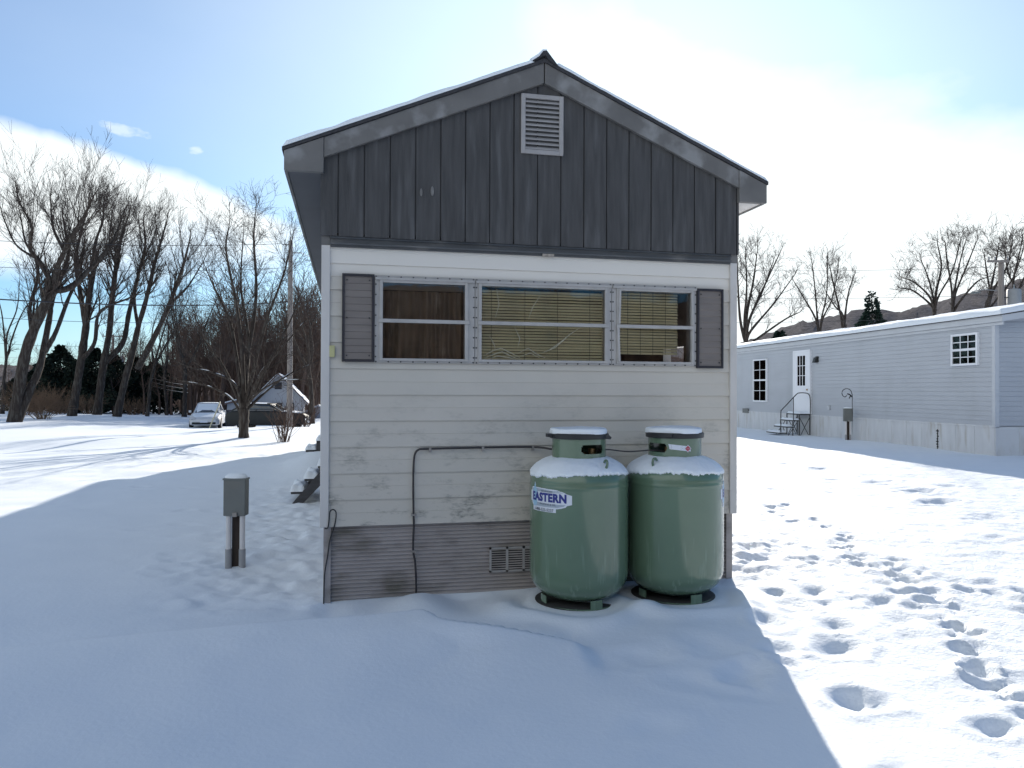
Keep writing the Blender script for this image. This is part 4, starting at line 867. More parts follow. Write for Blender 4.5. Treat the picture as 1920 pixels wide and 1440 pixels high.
# ------------------------------------------------------------------ trees
def unit(v): return v/(np.linalg.norm(v)+1e-12)
class Grow:
    def __init__(s, seed): s.g = np.random.RandomState(seed); s.big = MB(); s.fine = MB(); s.n = 0
    def shoot(s, p, d, L, r, lev, up=0.10, wander=0.22, kids=(5, 5, 4), ang=(0.45, 0.95), rmin=.006):
        g = s.g; n = 5 if lev >= 2 else (4 if lev == 1 else 3); P = [p]; d = unit(d); st = L/n; D = [d]
        for i in range(n):
            d = unit(d+g.normal(0, wander, 3)*(.6 if i else .3)+np.array([0, 0, up])); P.append(P[-1]+d*st); D.append(d)
        R = np.linspace(r, max(rmin*.7, r*.38), n+1)
        (s.big if lev >= 2 else s.fine).tube(P, R, 5 if lev >= 2 else 3, cap=False); s.n += 1
        if lev <= 0: return
        k = kids[min(lev, len(kids))-1]; k = max(1, int(k*g.uniform(.75, 1.3)+.5))
        for j in range(k):
            t = g.uniform(.22, 1.0)*n; i = min(n-1, int(t)); q = P[i]+(P[i+1]-P[i])*(t-i)
            ax = unit(np.cross(D[i], g.normal(0, 1, 3))); a = g.uniform(*ang); nd = unit(D[i]*math.cos(a)+ax*math.sin(a))
            s.shoot(q, nd, L*g.uniform(.42, .72)*(1-.25*t/n), max(rmin, R[i]*.5), lev-1, up, wander, kids, ang, rmin)
    def limb(s, P, r0, r1, dens=1.5, lev=2, blen=(1.2, 2.6), t0=.3, n=6, up=.1, sides=8, kids=(5, 5, 4), rmin=.006, wander=.22, flare=0.0, ang=(.5, 1.0)):
        g = s.g; P = np.array(smooth_path(P, n)); m = len(P); R = np.linspace(r0, r1, m)*(1+.06*g.normal(0, 1, m))
        if flare: R[:4] *= np.linspace(1+flare, 1, 4)
        s.big.tube(P, R, sides, cap=True)
        seg = np.linalg.norm(np.diff(P, axis=0), axis=1); cum = np.concatenate([[0], np.cumsum(seg)]); T = cum[-1]
        for j in range(int(T*(1-t0)*dens)):
            t = (t0+(1-t0)*g.rand()**.62)*T; i = min(m-2, int(np.searchsorted(cum, t))-1); i = max(i, 0); q = P[i]; dd = unit(P[i+1]-P[i])
            ax = unit(np.cross(dd, g.normal(0, 1, 3))); a = g.uniform(*ang); nd = unit(dd*math.cos(a)+ax*math.sin(a)+np.array([0, 0, .2]))
            s.shoot(q, nd, g.uniform(*blen)*(.70+.35*t/T), max(rmin*1.5, R[i]*.34), lev, up, wander, kids, ang, rmin)
        dd = unit(P[-1]-P[-2]); s.shoot(P[-1], dd, blen[1]*.42, r1, lev, up, wander, kids, ang, rmin)
def px_limb(pts, D, dz=0.0, g=None):
    """a limb whose places in the yard are read off at distance D, bending dz metres nearer or farther along its length"""
    m = len(pts); return [pt(x, y, D+dz*i/(m-1)) for i, (x, y) in enumerate(pts)]
def tree(name, label, base, gr, mb_big=M_BARK, mb_fine=M_TWIG, cat='tree', group=None):
    t = thing(name, label, cat, tuple(float(v) for v in base), 0, group)
    gr.big.build('trunk', mb_big, t, smooth=True)
    if gr.fine.n: gr.fine.build('crown', mb_fine, t)
    return t
GL = 'tall bare trees leaning along the edge of the yard'
def leaning(label, D, limbs, seed, dens, lev=2, blen=(1.2, 2.7)):
    gr = Grow(seed)
    for k, (pts, r0, r1, dz, t0) in enumerate(limbs):
        pts = [(x_, y_+42*float(np.clip((520-y_)/180, 0, 1))) for x_, y_ in pts]; P = px_limb(pts, D, dz)
        if t0 > .45: P[0] = P[0]-np.array([0, 0, .35])
        gr.limb(P, r0, r1, dens, lev, blen, t0, flare=.25 if t0 > .45 else 0, kids=(6, 7, 6), rmin=.0052, wander=.14, ang=(.35, .85), up=.12)
    x, y = limbs[0][0][0]; tree('bare_tree', label, pt(x, y, D), gr, group=GL)
leaning('thick bare tree with two dark leaning trunks rising from one base', 36, [
    ([(24, 792), (42, 691), (54, 643), (81, 578), (97, 546)], .27, .20, 0, .6), ([(97, 546), (107, 498), (121, 457), (153, 381), (168, 345)], .16, .04, -2.0, .05), ([(97, 546), (133, 538), (169, 498), (205, 445), (222, 400)], .17, .05, 2.0, .15),
    ([(60, 626), (56, 578), (70, 522), (66, 473), (48, 435), (40, 380)], .10, .03, 2, .15), ([(97, 530), (74, 481), (56, 449), (60, 397), (40, 345)], .13, .03, -2.5, .1),
    ([(30, 780), (56, 731), (75, 687), (92, 600), (100, 556), (128, 470), (120, 390)], .22, .05, 2.5, .5), ([(85, 659), (105, 622), (129, 558), (149, 515), (158, 440)], .13, .04, 2.5, .3), ([(66, 473), (30, 440), (8, 380)], .06, .03, -1, .1), ([(121, 457), (100, 400), (95, 340)], .08, .03, 1, .1)], 11, 3.3)
leaning('bare tree with one straight trunk and a kinked side limb', 45, [
    ([(133, 781), (149, 695), (161, 614), (166, 562), (176, 500)], .25, .14, 0, .6), ([(153, 675), (177, 643), (183, 594), (201, 575), (240, 560)], .13, .06, -1.5, .35), ([(161, 614), (150, 546), (142, 480), (152, 410), (165, 350)], .16, .04, 1.5, .2),
    ([(176, 500), (190, 470), (215, 430), (228, 378)], .13, .04, -2, .05), ([(176, 500), (178, 440), (192, 385), (195, 345)], .12, .04, 2, .05)], 12, 3.3)
leaning('bare tree forking low into two long slanting limbs', 47, [
    ([(181, 778), (193, 691), (205, 622), (210, 562), (218, 490)], .23, .13, 0, .6), ([(196, 680), (230, 643), (242, 586), (258, 522), (272, 445), (270, 395)], .19, .05, 2.5, .3), ([(218, 490), (226, 430), (240, 372)], .14, .04, -1.5, .05),
    ([(218, 490), (205, 440), (208, 385)], .10, .03, 2, .05)], 13, 3.3)
leaning('bare tree leaning hard toward the white car', 46, [
    ([(217, 781), (234, 715), (250, 655), (259, 614), (274, 562), (290, 486)], .23, .10, 0, .55), ([(258, 691), (290, 631), (318, 570), (340, 505), (352, 450)], .20, .05, -2.5, .3), ([(290, 486), (300, 440), (312, 385)], .10, .04, 1.5, .05), ([(259, 614), (252, 560), (262, 500), (285, 430)], .11, .04, 2.5, .2),
    ([(318, 570), (350, 540), (382, 480)], .09, .03, 2, .1)], 14, 3.3)
def plain_tree(px, py, D, hgt, seed, label, lean=(0, 0), r=.16, forks=3, name='bare_tree', group=None, dens=1.5, spread=.35, fork_at=.35, fine=M_TWIG, lev=2, blen=(1.0, 2.2), base=None, rmin=.006):
    g = np.random.RandomState(seed); gr = Grow(seed+100); b0 = pt(px, py, D) if base is None else np.array(base, float)
    P = [b0-np.array([0, 0, .3])]; k = hgt*fork_at
    for i in range(1, 4): P.append(b0+np.array([lean[0]*i/3*k+g.normal(0, .04)*k*.3, lean[1]*i/3*k, k*i/3]))
    gr.limb(P, r, r*.72, .4, lev, blen, .6, flare=.3, rmin=rmin)
    for j in range(forks):
        a = 2*math.pi*(j+g.rand()*.5)/forks; d = np.array([math.cos(a)*spread+lean[0], math.sin(a)*spread+lean[1], 1.0]); q = P[-1]; Q = [q]; L = hgt*(1-fork_at)*g.uniform(.75, .95)
        for i in range(3): d = unit(d+g.normal(0, .13, 3)+np.array([0, 0, .12])); Q.append(Q[-1]+d*L/3)
        gr.limb(Q, r*.55, r*.13, dens, lev, blen, .12, rmin=rmin)
    return tree(name, label, b0, gr, mb_fine=fine, group=group)
plain_tree(4, 770, 50, 9.5, 21, 'slender pale bare tree at the far edge of the yard', (.05, 0), .13, 3, dens=1.4, blen=(1, 2.4))
plain_tree(275, 781, 52, 10, 22, 'slim dark bare tree right behind the hard leaning tree', (.12, 0), .13, 3, dens=1.4)
plain_tree(345, 783, 55, 10, 23, 'straight dark bare tree standing between the woods and the car', (.02, 0), .17, 4, dens=1.5)
plain_tree(312, 781, 58, 9, 24, 'thin bare tree with a low fork beside the woods', (-.05, 0), .12, 3, dens=1.4)
plain_tree(585, 785, 44, 8, 25, 'bare tree whose boughs reach behind the utility pole', (-.06, 0), .15, 4, dens=1.5)
# the yard tree with many stems and snow on its boughs
gr = Grow(31); D = 26
ym = [([(457, 826), (457, 795), (458, 765)], .165, .17, 0, .95), ([(455, 775), (441, 722), (402, 700), (360, 690)], .055, .02, -1.2, .2), ([(458, 765), (463, 680), (480, 560), (476, 450), (478, 405)], .10, .015, .8, .25), ([(459, 765), (476, 690), (500, 600), (530, 520), (548, 450)], .08, .015, -1, .25),
      ([(456, 765), (445, 680), (430, 600), (402, 540), (385, 500)], .08, .015, 1.2, .25), ([(459, 772), (500, 733), (540, 703), (580, 684)], .055, .015, 1.2, .2), ([(455, 780), (431, 745), (392, 725), (352, 716)], .05, .015, .8, .2), ([(458, 765), (453, 650), (441, 560), (424, 470), (430, 420)], .085, .015, -1, .25),
      ([(460, 768), (490, 700), (530, 650), (572, 602)], .065, .015, -1.3, .2), ([(458, 770), (480, 740), (520, 715), (560, 712)], .05, .012, -1.2, .2), ([(456, 770), (420, 690), (385, 640), (368, 600)], .06, .012, -.8, .25), ([(458, 765), (466, 640), (452, 540), (456, 440)], .08, .015, 1.4, .25), ([(460, 768), (505, 680), (545, 600), (568, 540)], .06, .012, 1.5, .25)]
snowl = []
for pts, r0, r1, dz, t0 in ym:
    P = px_limb(pts, D, dz); gr.limb(P, r0, r1, 4.0, 2, (.7, 1.7), t0, flare=.25 if t0 > .9 else 0, kids=(5, 5, 5), rmin=.0042, up=.06, wander=.16)
    if pts[-1][1] > 600:
        Q = np.array(smooth_path(P, 6)); R = np.linspace(r0, r1, len(Q)); rs = np.random.RandomState(int(pts[1][0]))
        a = 4
        while a < len(Q)-2:
            snowy = MB(); snowl.append(snowy)
            e = min(len(Q), a+rs.randint(3, 8)); k = np.arange(a, e)
            snowy.tube(Q[k]+np.array([0, 0, 1.0])*(R[k, None]*.75), np.concatenate([[.006], np.maximum(.014, R[k][1:-1]*.75), [.006]]) if len(k) > 2 else .01, 5); a = e+rs.randint(0, 3)
yt = tree('bare_tree', 'spreading many stemmed bare tree with snow lying along its low boughs', pt(457, 824, D), gr)
for snowy in snowl:
    if snowy.n: snowy.build('branch_snow', M_SNOWOBJ, yt, smooth=True)
# bushes
def bush(px, py, D, w, h, n, seed, label, m, name='bare_bush', lev=1, base=None):
    g = np.random.RandomState(seed); gr = Grow(seed); b0 = pt(px, py, D) if base is None else np.array(base)
    for i in range(n):
        a = g.uniform(0, 2*math.pi); q = b0+np.array([math.cos(a), math.sin(a), 0])*g.uniform(0, .18)*w-np.array([0, 0, .1]); d = np.array([math.cos(a)*g.uniform(.05, .9)*w/h, math.sin(a)*g.uniform(.05, .9)*w/h, 1.0])
        gr.shoot(q, d, h*g.uniform(.6, 1.05), g.uniform(.008, .016), 2 if lev > 1 else 1, .02, .16, (4, 4), (.3, .8), .005)
    t = thing(name, label, 'bush', tuple(float(v) for v in b0))
    mb = MB(); mb.V = gr.big.V+gr.fine.V; o = 0
    mb.F = list(gr.big.F)+[f+gr.big.n for f in gr.fine.F]; mb.n = gr.big.n+gr.fine.n
    mb.build('stem', m, t); return t
bush(532, 831, 25, .9, 1.5, 30, 41, 'leafless bush of thin stems standing before the utility pole', M_TWIGR)
for i, (px, py, D, w, h, n, lb) in enumerate([(80, 782, 40, 2.2, 1.5, 60, 'tangle of brown dry brush by the two leaning trunks'), (48, 775, 44, 2.2, 1.6, 50, 'low brown brush at the yard edge behind the leaning trunks'), (112, 776, 48, 2, 1.4, 45, 'brown brush between the first and second leaning trees'),
                                              (165, 774, 52, 1.8, 1.3, 36, 'thin brush between the trunks at the foot of the hedge'), (250, 776, 56, 2, 1.2, 36, 'sparse brown brush near the thin bare trees')]):
    bush(px, py, D, w, h, n, 50+i, lb, M_BRUSH, 'dry_brush', 2)
bush(572, 797, 42, 1.6, 1.7, 34, 61, 'reddish leafless shrub beside the white cottage', M_TWIGR)
# evergreens: many small needle sprays through the whole crown
def evergreen(base, hgt, w, seed, label, m, n=5200, conic=True, name='evergreen_tree', group=None):
    g = np.random.RandomState(seed); b0 = np.array(base, float); t = thing(name, label, 'tree', tuple(float(v) for v in b0), 0, group)
    mb = MB(); mb.tube([b0-np.array([0, 0, .3]), b0+np.array([0, 0, hgt*.5]), b0+np.array([0, 0, hgt*.97])], [hgt*.022, hgt*.014, .01], 7); mb.build('trunk', M_BARK, t)
    u = g.rand(n)
    z = (1-(1-u)**.62) if conic else u**.8; z = .03+z*.97
    tier = np.sin(z*(26 if conic else 13)+g.rand()*6)*.5+.5
    a = g.uniform(0, 2*math.pi, n); lob = 1+.22*np.sin(a*3+seed)+.16*np.sin(a*5+z*9)
    prof = (1-z)**.85 if conic else np.sqrt(np.clip(1-(2*z-.85)**2*.72, 0, 1))*np.clip((1.03-z)*3.5, 0, 1)
    R = w/2*prof*lob*(.62+.38*tier)*np.sqrt(g.uniform(.12, 1, n))+.02
    c = b0+np.stack([R*np.cos(a), R*np.sin(a), z*hgt-R*.22], 1)
    out = np.stack([np.cos(a), np.sin(a), g.normal(-.15, .35, n)], 1)+g.normal(0, .35, (n, 3)); out /= np.linalg.norm(out, axis=1)[:, None]
    sd = np.cross(out, g.normal(0, 1, (n, 3))); sd /= np.linalg.norm(sd, axis=1)[:, None]
    L = (hgt*.045*g.uniform(.6, 1.5, n)*((1.1-.75*z) if conic else 1)+.05)[:, None]; Wd = L*.34
    V = np.stack([c-sd*Wd*.4, c+out*L*.55-sd*Wd, c+out*L, c+out*L*.55+sd*Wd], 1).reshape(-1, 3)
    f = MB(); f.add(V, [np.arange(4*n).reshape(-1, 4)]); f.build('crown', m, t); return t
for i, (px, py, D, h_, w_, lb) in enumerate([(75, 768, 58, 3.6, 3.6, 'low dark evergreen behind the brown brush'), (112, 770, 57, 4.9, 3.4, 'dark pointed evergreen between the first two leaning trees'), (148, 770, 60, 4.0, 3.8, 'round dark evergreen half behind the second leaning tree'), (178, 770, 58, 4.8, 3.2, 'dark evergreen beside the pole with the crossarm'),
                                         (215, 771, 62, 4.6, 4, 'dark evergreen behind the trunk that leans to the car'), (252, 772, 64, 4.6, 4.4, 'broad dark evergreen at the start of the woods'), (288, 773, 66, 4.4, 4.4, 'dark evergreen under the bright wires'), (38, 767, 62, 2.8, 4, 'small dark evergreen at the edge of the open sky')]):
    q = pt(px, py, D); evergreen(q, h_, w_, 70+i, lb, M_NEEDLE, 5200, False)
q = pt(1635, 668, 62); q[2] = .3; evergreen(q, 9.9, 6.6, 90, 'dark pointed spruce rising over the snowy roof', M_NEEDLE2, 7000, True)
q = pt(1462, 650, 75); q[2] = .3; evergreen(q, 7.4, 6.5, 91, 'soft pine crown low behind the snowy roof', M_NEEDLE2, 4000, False)
# trees behind the neighbour's home
def vase(label, D, px, py, stems, seed, r=.16, top=None):
    gr = Grow(seed); g = np.random.RandomState(seed); b0 = pt(px, py, D); gz = .2; b0[2] = gz; a0 = pt(px, py, D)
    gr.limb([b0-np.array([0, 0, .3]), b0+(a0-b0)*.5, a0], r*1.15, r, .3, 1, (.8, 1.5), .9, flare=.3)
    for i, st_ in enumerate(stems):
        P = [a0]+[pt(x, y, D+g.uniform(-1.5, 1.5)*(k+1)/2) for k, (x, y) in enumerate(st_)]
        gr.limb(P, r*g.uniform(.5, .7), .028, 2.2, 2, (.8, 1.8), .15, kids=(4, 5, 5), rmin=.007)
    tree('bare_tree', label, b0, gr)
vase('bare tree with many upright stems just past the house corner', 48, 1398, 645, [[(1388, 600), (1384, 540), (1382, 470)], [(1400, 590), (1412, 530), (1420, 470)], [(1396, 600), (1400, 540), (1398, 475)], [(1405, 600), (1430, 545), (1450, 490)], [(1408, 620), (1450, 570), (1490, 515)], [(1412, 640), (1470, 600), (1500, 585)], [(1405, 600), (1436, 530), (1462, 475)]], 101, .20)
vase('thin bare tree between the many stemmed tree and the spruce', 52, 1536, 640, [[(1532, 590), (1528, 540), (1522, 490)], [(1540, 600), (1550, 550), (1552, 485)], [(1530, 600), (1508, 560), (1490, 530)], [(1542, 600), (1560, 560), (1572, 500)]], 102, .13)
vase('small bare tree with crooked limbs close to the spruce', 50, 1582, 625, [[(1574, 580), (1562, 530), (1556, 500)], [(1586, 580), (1592, 545), (1602, 515)], [(1580, 590), (1566, 575), (1550, 550)]], 103, .12)
vase('spreading bare tree over the middle of the snowy roof', 46, 1752, 600, [[(1745, 560), (1715, 530), (1690, 520)], [(1755, 550), (1765, 500), (1758, 458)], [(1758, 560), (1785, 510), (1800, 455)], [(1750, 560), (1740, 520), (1728, 490)], [(1748, 575), (1712, 545), (1686, 540)]], 104, .14)
vase('bare tree with upright limbs next to the street lamp', 44, 1786, 588, [[(1784, 540), (1776, 490), (1772, 455)], [(1792, 550), (1812, 500), (1830, 455)], [(1790, 545), (1798, 500), (1808, 460)], [(1800, 565), (1830, 530), (1850, 520)]], 105, .14)
vase('bare tree tangled around the pole with the transformer', 40, 1850, 585, [[(1858, 540), (1866, 500), (1872, 465)], [(1862, 545), (1888, 500), (1898, 455)], [(1856, 550), (1850, 510), (1846, 480)], [(1870, 560), (1900, 520), (1918, 470)]], 106, .13)
vase('bare tree with dense twigs at the end of the roof', 42, 1905, 580, [[(1900, 530), (1908, 490), (1916, 455)], [(1912, 540), (1930, 500), (1945, 450)], [(1905, 545), (1890, 510), (1884, 470)]], 107, .13)
# woods: one mass far behind the cottage
def woods():
    kinds = []
    for sd in range(5):
        g = np.random.RandomState(200+sd); gr = Grow(300+sd); P = [np.zeros(3), np.array([g.normal(0, .2), 0, 3.0]), np.array([g.normal(0, .5), g.normal(0, .5), 7.0]), np.array([g.normal(0, .8), g.normal(0, .8), 11.5])]
        gr.limb(P, .19, .03, 2.3, 1, (1.2, 3.2), .18, n=4, sides=5, kids=(9, 5, 4), rmin=.016, up=.12)
        V = np.concatenate(gr.big.V+gr.fine.V); F = list(gr.big.F)+[f+gr.big.n for f in gr.fine.F]; kinds.append((V, [f for f in F if f.shape[1] == 4]))
    mb = MB(); g = np.random.RandomState(9)
    for i in range(230):
        D = g.uniform(58, 96); px = g.uniform(205, 640) if i > 130 else g.uniform(330, 640); V, F = kinds[i % 5]; a = g.uniform(0, 6.28); s_ = g.uniform(.62, .98)*(.72 if px < 330 else 1.0 if px > 400 else .85)
        q = pt(px, 780, D); q[2] = float(base_h(np.array([q[0]]), np.array([q[1]]))[0])-.2
        R = np.array([[math.cos(a), -math.sin(a), 0], [math.sin(a), math.cos(a), 0], [0, 0, 1]]); mb.add((V*s_)@R.T+q, F)
    for i in range(70):
        D = g.uniform(70, 120); px = g.uniform(-60, 210) if i < 26 else g.uniform(640, 1280); V, F = kinds[i % 5]; a = g.uniform(0, 6.28); s_ = g.uniform(.35, .5)*(1 if i < 26 else 1.6); q = pt(px, 775, D); q[2] = -.2
        R = np.array([[math.cos(a), -math.sin(a), 0], [math.sin(a), math.cos(a), 0], [0, 0, 1]]); mb.add((V*s_)@R.T+q, F)
    struct(mb.build('woods', M_TWIGR), 'stuff')
    mb = MB()
    for i in range(60):
        x = g.uniform(-34, 30); y = g.uniform(-46, -27); V, F = kinds[i % 5]; a = g.uniform(0, 6.28); s_ = g.uniform(.8, 1.15)
        R = np.array([[math.cos(a), -math.sin(a), 0], [math.sin(a), math.cos(a), 0], [0, 0, 1]]); mb.add((V*s_)@R.T+np.array([x, y, 0.0]), F)
    n = 16000; c = np.stack([g.uniform(-40, 34, n), g.uniform(-52, -44, n), 7.5*g.rand(n)**.8], 1); c[:, 2] *= .75+.35*np.sin(c[:, 0]*.9)*np.sin(c[:, 0]*.37)
    d1 = g.normal(0, 1, (n, 3)); d1 /= np.linalg.norm(d1, axis=1)[:, None]; d2 = np.cross(d1, g.normal(0, 1, (n, 3))); d2 /= np.linalg.norm(d2, axis=1)[:, None]
    mb.add(np.stack([c-d2*.12, c+d1*.35-d2*.16, c+d1*.7, c+d1*.35+d2*.16], 1).reshape(-1, 3), [np.arange(4*n).reshape(-1, 4)])
    struct(mb.build('woods', M_TWIGR), 'stuff')
woods()
# hills
def hill(name, D0, D1, tops, m, px0, px1, n=120, rough=1.0, seed=0):
    """a wooded rise whose crest runs through the given bearings"""
    mb = MB(); U = np.linspace(px0, px1, n); xs_, ys_ = zip(*tops)
    def f(u, v):
        yc = np.interp(u, xs_, ys_); crest = pt(u, yc, D1)[2]; base = pt(u, 740, D0+(D1-D0)*v); k = math.sin(v*math.pi/2) if v <= 1 else 1
        z = -1+(crest+1)*k**1.2+rough*(fbm(np.array(base[0]*.09+seed), np.array(base[1]*.09), 3)*k+.7*vnoise(np.array(base[0]*.5), np.array(base[1]*.5))*k)
        return (base[0], base[1], float(z))
    mb.grid(f, U, np.linspace(0, 1.15, 24)); return struct(mb.build(name, m, smooth=True))
hill('hill', 92, 150, [(200, 720), (330, 690), (400, 680), (470, 655), (560, 632), (640, 615), (760, 600), (1000, 610), (1200, 665), (1400, 705)], M_HILL, 180, 1400, 220, 1.6)
def unseen_hill():  # unseen hill added behind the viewpoint to block sky from the window reflections
    mb = MB(); mb.grid(lambda u, v: (u, -58-70*v, -1+17*math.sin(min(1, v*1.4)*math.pi/2)*(1+.25*float(vnoise(u*.03+5, .2)))+1.5*float(vnoise(u*.4, v*9))), np.linspace(-170, 150, 120), np.linspace(0, 1, 14)); return struct(mb.build('hill', M_HILL, smooth=True))
unseen_hill()
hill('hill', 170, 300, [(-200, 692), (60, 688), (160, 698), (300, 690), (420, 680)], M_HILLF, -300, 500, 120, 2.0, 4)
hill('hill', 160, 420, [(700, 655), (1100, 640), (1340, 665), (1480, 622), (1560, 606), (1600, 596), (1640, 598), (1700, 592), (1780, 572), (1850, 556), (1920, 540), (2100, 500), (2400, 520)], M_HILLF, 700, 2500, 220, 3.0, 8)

# ------------------------------------------------------------------ poles and wires
def pole(px, pytop, D, zg, r, label, cross=None, trans=None, name='utility_pole'):
    a = pt(px, pytop, D); t = thing(name, label, 'utility pole', (float(a[0]), float(a[1]), zg))
    b = MB(); b.tube([(a[0], a[1], zg-.5), (a[0], a[1], (zg+a[2])/2), (a[0], a[1], a[2])], [r*1.2, r*1.05, r*.85], 12); b.build('pole', M_POLE, t, smooth=True, angle=50)
    if cross:
        for (dz, hw, off) in cross:
            b = MB(); b.bar((a[0]-_r[0]*hw+off*_r[0], a[1]-_r[1]*hw+off*_r[1]-r-.04, a[2]-dz), (a[0]+_r[0]*hw+off*_r[0], a[1]+_r[1]*hw+off*_r[1]-r-.04, a[2]-dz), .09, .10); ca = b.build('crossarm', M_POLE, t)
            for q in (-.9, -.3, .9):
                cx_, cy_ = a[0]+_r[0]*(hw*q+off), a[1]+_r[1]*(hw*q+off)-r-.04; b = MB(); b.lathe([(.012, 0), (.045, .05), (.03, .10), (.045, .14), (.01, .18)], (cx_, cy_, a[2]-dz+.05), 8); b.build('insulator', M_STEELG, ca)
    if trans:
        dx, dz, w, h = trans; c = (a[0]+_r[0]*dx, a[1]+_r[1]*dx, a[2]-dz); b = MB(); b.lathe([(w*.8, 0), (w, .03), (w, h-.05), (w*.9, h), (.03, h+.04)], c, 18); tr = b.build('transformer', M_STEELG, t, smooth=True, angle=40)
        b = MB(); b.bar((a[0], a[1], a[2]-dz+h*.7), (c[0], c[1], a[2]-dz+h*.7), .05, .05); b.build('bracket', M_BLACKM, t); b = MB(); b.lathe([(.03, 0), (.05, .06), (.02, .14), (.04, .2), (.008, .24)], (c[0], c[1], c[2]+h), 8); b.build('bushing', M_STEELG, tr)
    return t, a
P1, a1 = pole(545, 452, 38, float(base_h(np.array([-4.7]), np.array([30.]))[0])-.2, .125, 'weathered wooden utility pole behind the leafless bush and the house corner')
b = MB()
for dz, dx in ((.18, -.42), (.60, .55)): b.bar((a1[0], a1[1], a1[2]-dz), (a1[0]+_r[0]*dx, a1[1]+_r[1]*dx, a1[2]-dz+.0), .05, .05)
b.lathe([(.012, 0), (.05, .06), (.03, .12), (.045, .18), (.01, .24)], (a1[0], a1[1], a1[2]), 8); b.build('bracket', M_STEELG, P1)
P2, a2 = pole(212, 628, 78, -.3, .13, 'distant utility pole with a crossarm among the leaning trunks', [(.15, 1.05, 0)], (.95, 3.0, .22, .8))
P3, a3 = pole(1877, 488, 36, .2, .14, 'utility pole with a grey transformer over the snowy roof', [(.08, .5, -.3)], (.62, 2.75, .30, 1.35))
P4, a4 = pole(-420, 430, 24, .1, .13, 'near utility pole that carries the wires across the yard')
def wire(A, B, sag, label, m=M_WIRE, r=.012, n=24, name='power_line'):
    A = np.array(A, float); B = np.array(B, float); t = np.linspace(0, 1, n)[:, None]; P = A+(B-A)*t-np.array([0, 0, 1.0])*4*sag*t*(1-t)
    b = MB(); b.tube(P, r, 5); tag(b.build(name, m), label, 'wire', 'overhead wires')
wire(a4+np.array([0, 0, .1]), a1+np.array([-.4, 0, -.15]), .30, 'highest overhead wire reaching the top of the weathered pole')
wire(a4-np.array([0, 0, .75]), a1-np.array([0, 0, 1.35]), .35, 'second overhead wire below the top of the weathered pole', r=.010)
wire(a4-np.array([0, 0, 1.6]), a1-np.array([0, 0, 3.1]), .45, 'thick overhead cable crossing in front of the leaning trees', r=.026)
wire(a4-np.array([0, 0, 2.2]), a1-np.array([0, 0, 3.9]), .5, 'thin overhead cable just under the thick one', r=.010)
wire(a1+np.array([.5, 0, -.6]), pt(760, 520, 60), .3, 'overhead wire running on from the weathered pole behind the house', r=.012)
for i, (y0, y1, lb) in enumerate([(640, 648, 'upper thin wire crossing the gap of open sky between trunks'), (668, 664, 'middle thin wire across the gap of open sky'), (678, 676, 'lowest thin wire across the gap of open sky')]):
    wire(pt(-40, y0, 80), pt(208, y1, 78), .25, lb, M_WIRE_SUN if i else M_WIRE, .016)
for i, lb in enumerate(['topmost sunlit wire against the dark woods', 'middle sunlit wire against the dark woods', 'lowest sunlit wire against the dark woods']):
    wire(pt(212, 672+i*8, 78), pt(352, 722+i*7, 56), .5, lb, M_WIRE_SUN, .018)
for i, (y0, y1, lb) in enumerate([(505, 500, 'highest faint wire above the neighbour roof'), (556, 553, 'middle faint wire above the neighbour roof'), (604, 590, 'lowest faint wire above the neighbour roof')]):
    wire(pt(1300, y0, 52), pt(1877, y1, 36), .15, lb, r=.010)
b = MB(); q0, q1 = pt(1870, 545, 36), pt(1822, 547, 36); b.tube([q0, (q0+q1)/2+np.array([0, 0, .08]), q1], .02, 6); ar = thing('street_lamp', 'street lamp arm reaching from the transformer pole', 'street lamp', tuple(float(v) for v in q0)); b.build('arm', M_STEELG, ar, smooth=True)
b = MB(); b.bar(pt(1838, 547, 36)-np.array([0, 0, .02]), pt(1820, 549, 36)-np.array([0, 0, .02]), .13, .09); b.build('lamp_head', M_METER, ar, bevel=.03)

# ------------------------------------------------------------------ cars
def section(y, hw, zl, zh, tum=.10, n=4):
    """rounded body cross-section at y"""
    r_ = .09; z1 = zl+(zh-zl)*.55
    half = [(hw*.80, zl), (hw*.97, zl+.06), (hw, z1), (hw*(1-tum*.5), zh-.05), (hw*(1-tum)-.04, zh), (hw*.4, zh+.02)]
    return [(x, y, z) for x, z in half]+[(-x, y, z) for x, z in reversed(half)]
M_CARW = mat('frosted_white_paint', (0.62, 0.63, 0.65), 0.5, .05, 4)
M_CARD = mat('dark_green_paint', (0.010, 0.012, 0.012), 0.55, .2, 4)
M_TYRE = mat('tyre', (0.02, 0.02, 0.02), .85, .1); M_RIM = mat('rim', (.35, .35, .36), .4, .1, metal=.6)
M_CGLASS = mat('car_window', (0.03, 0.04, 0.05), .08, .1, spec=.8); M_LAMPG = mat('headlight_lens', (.45, .47, .5), .15, .05)
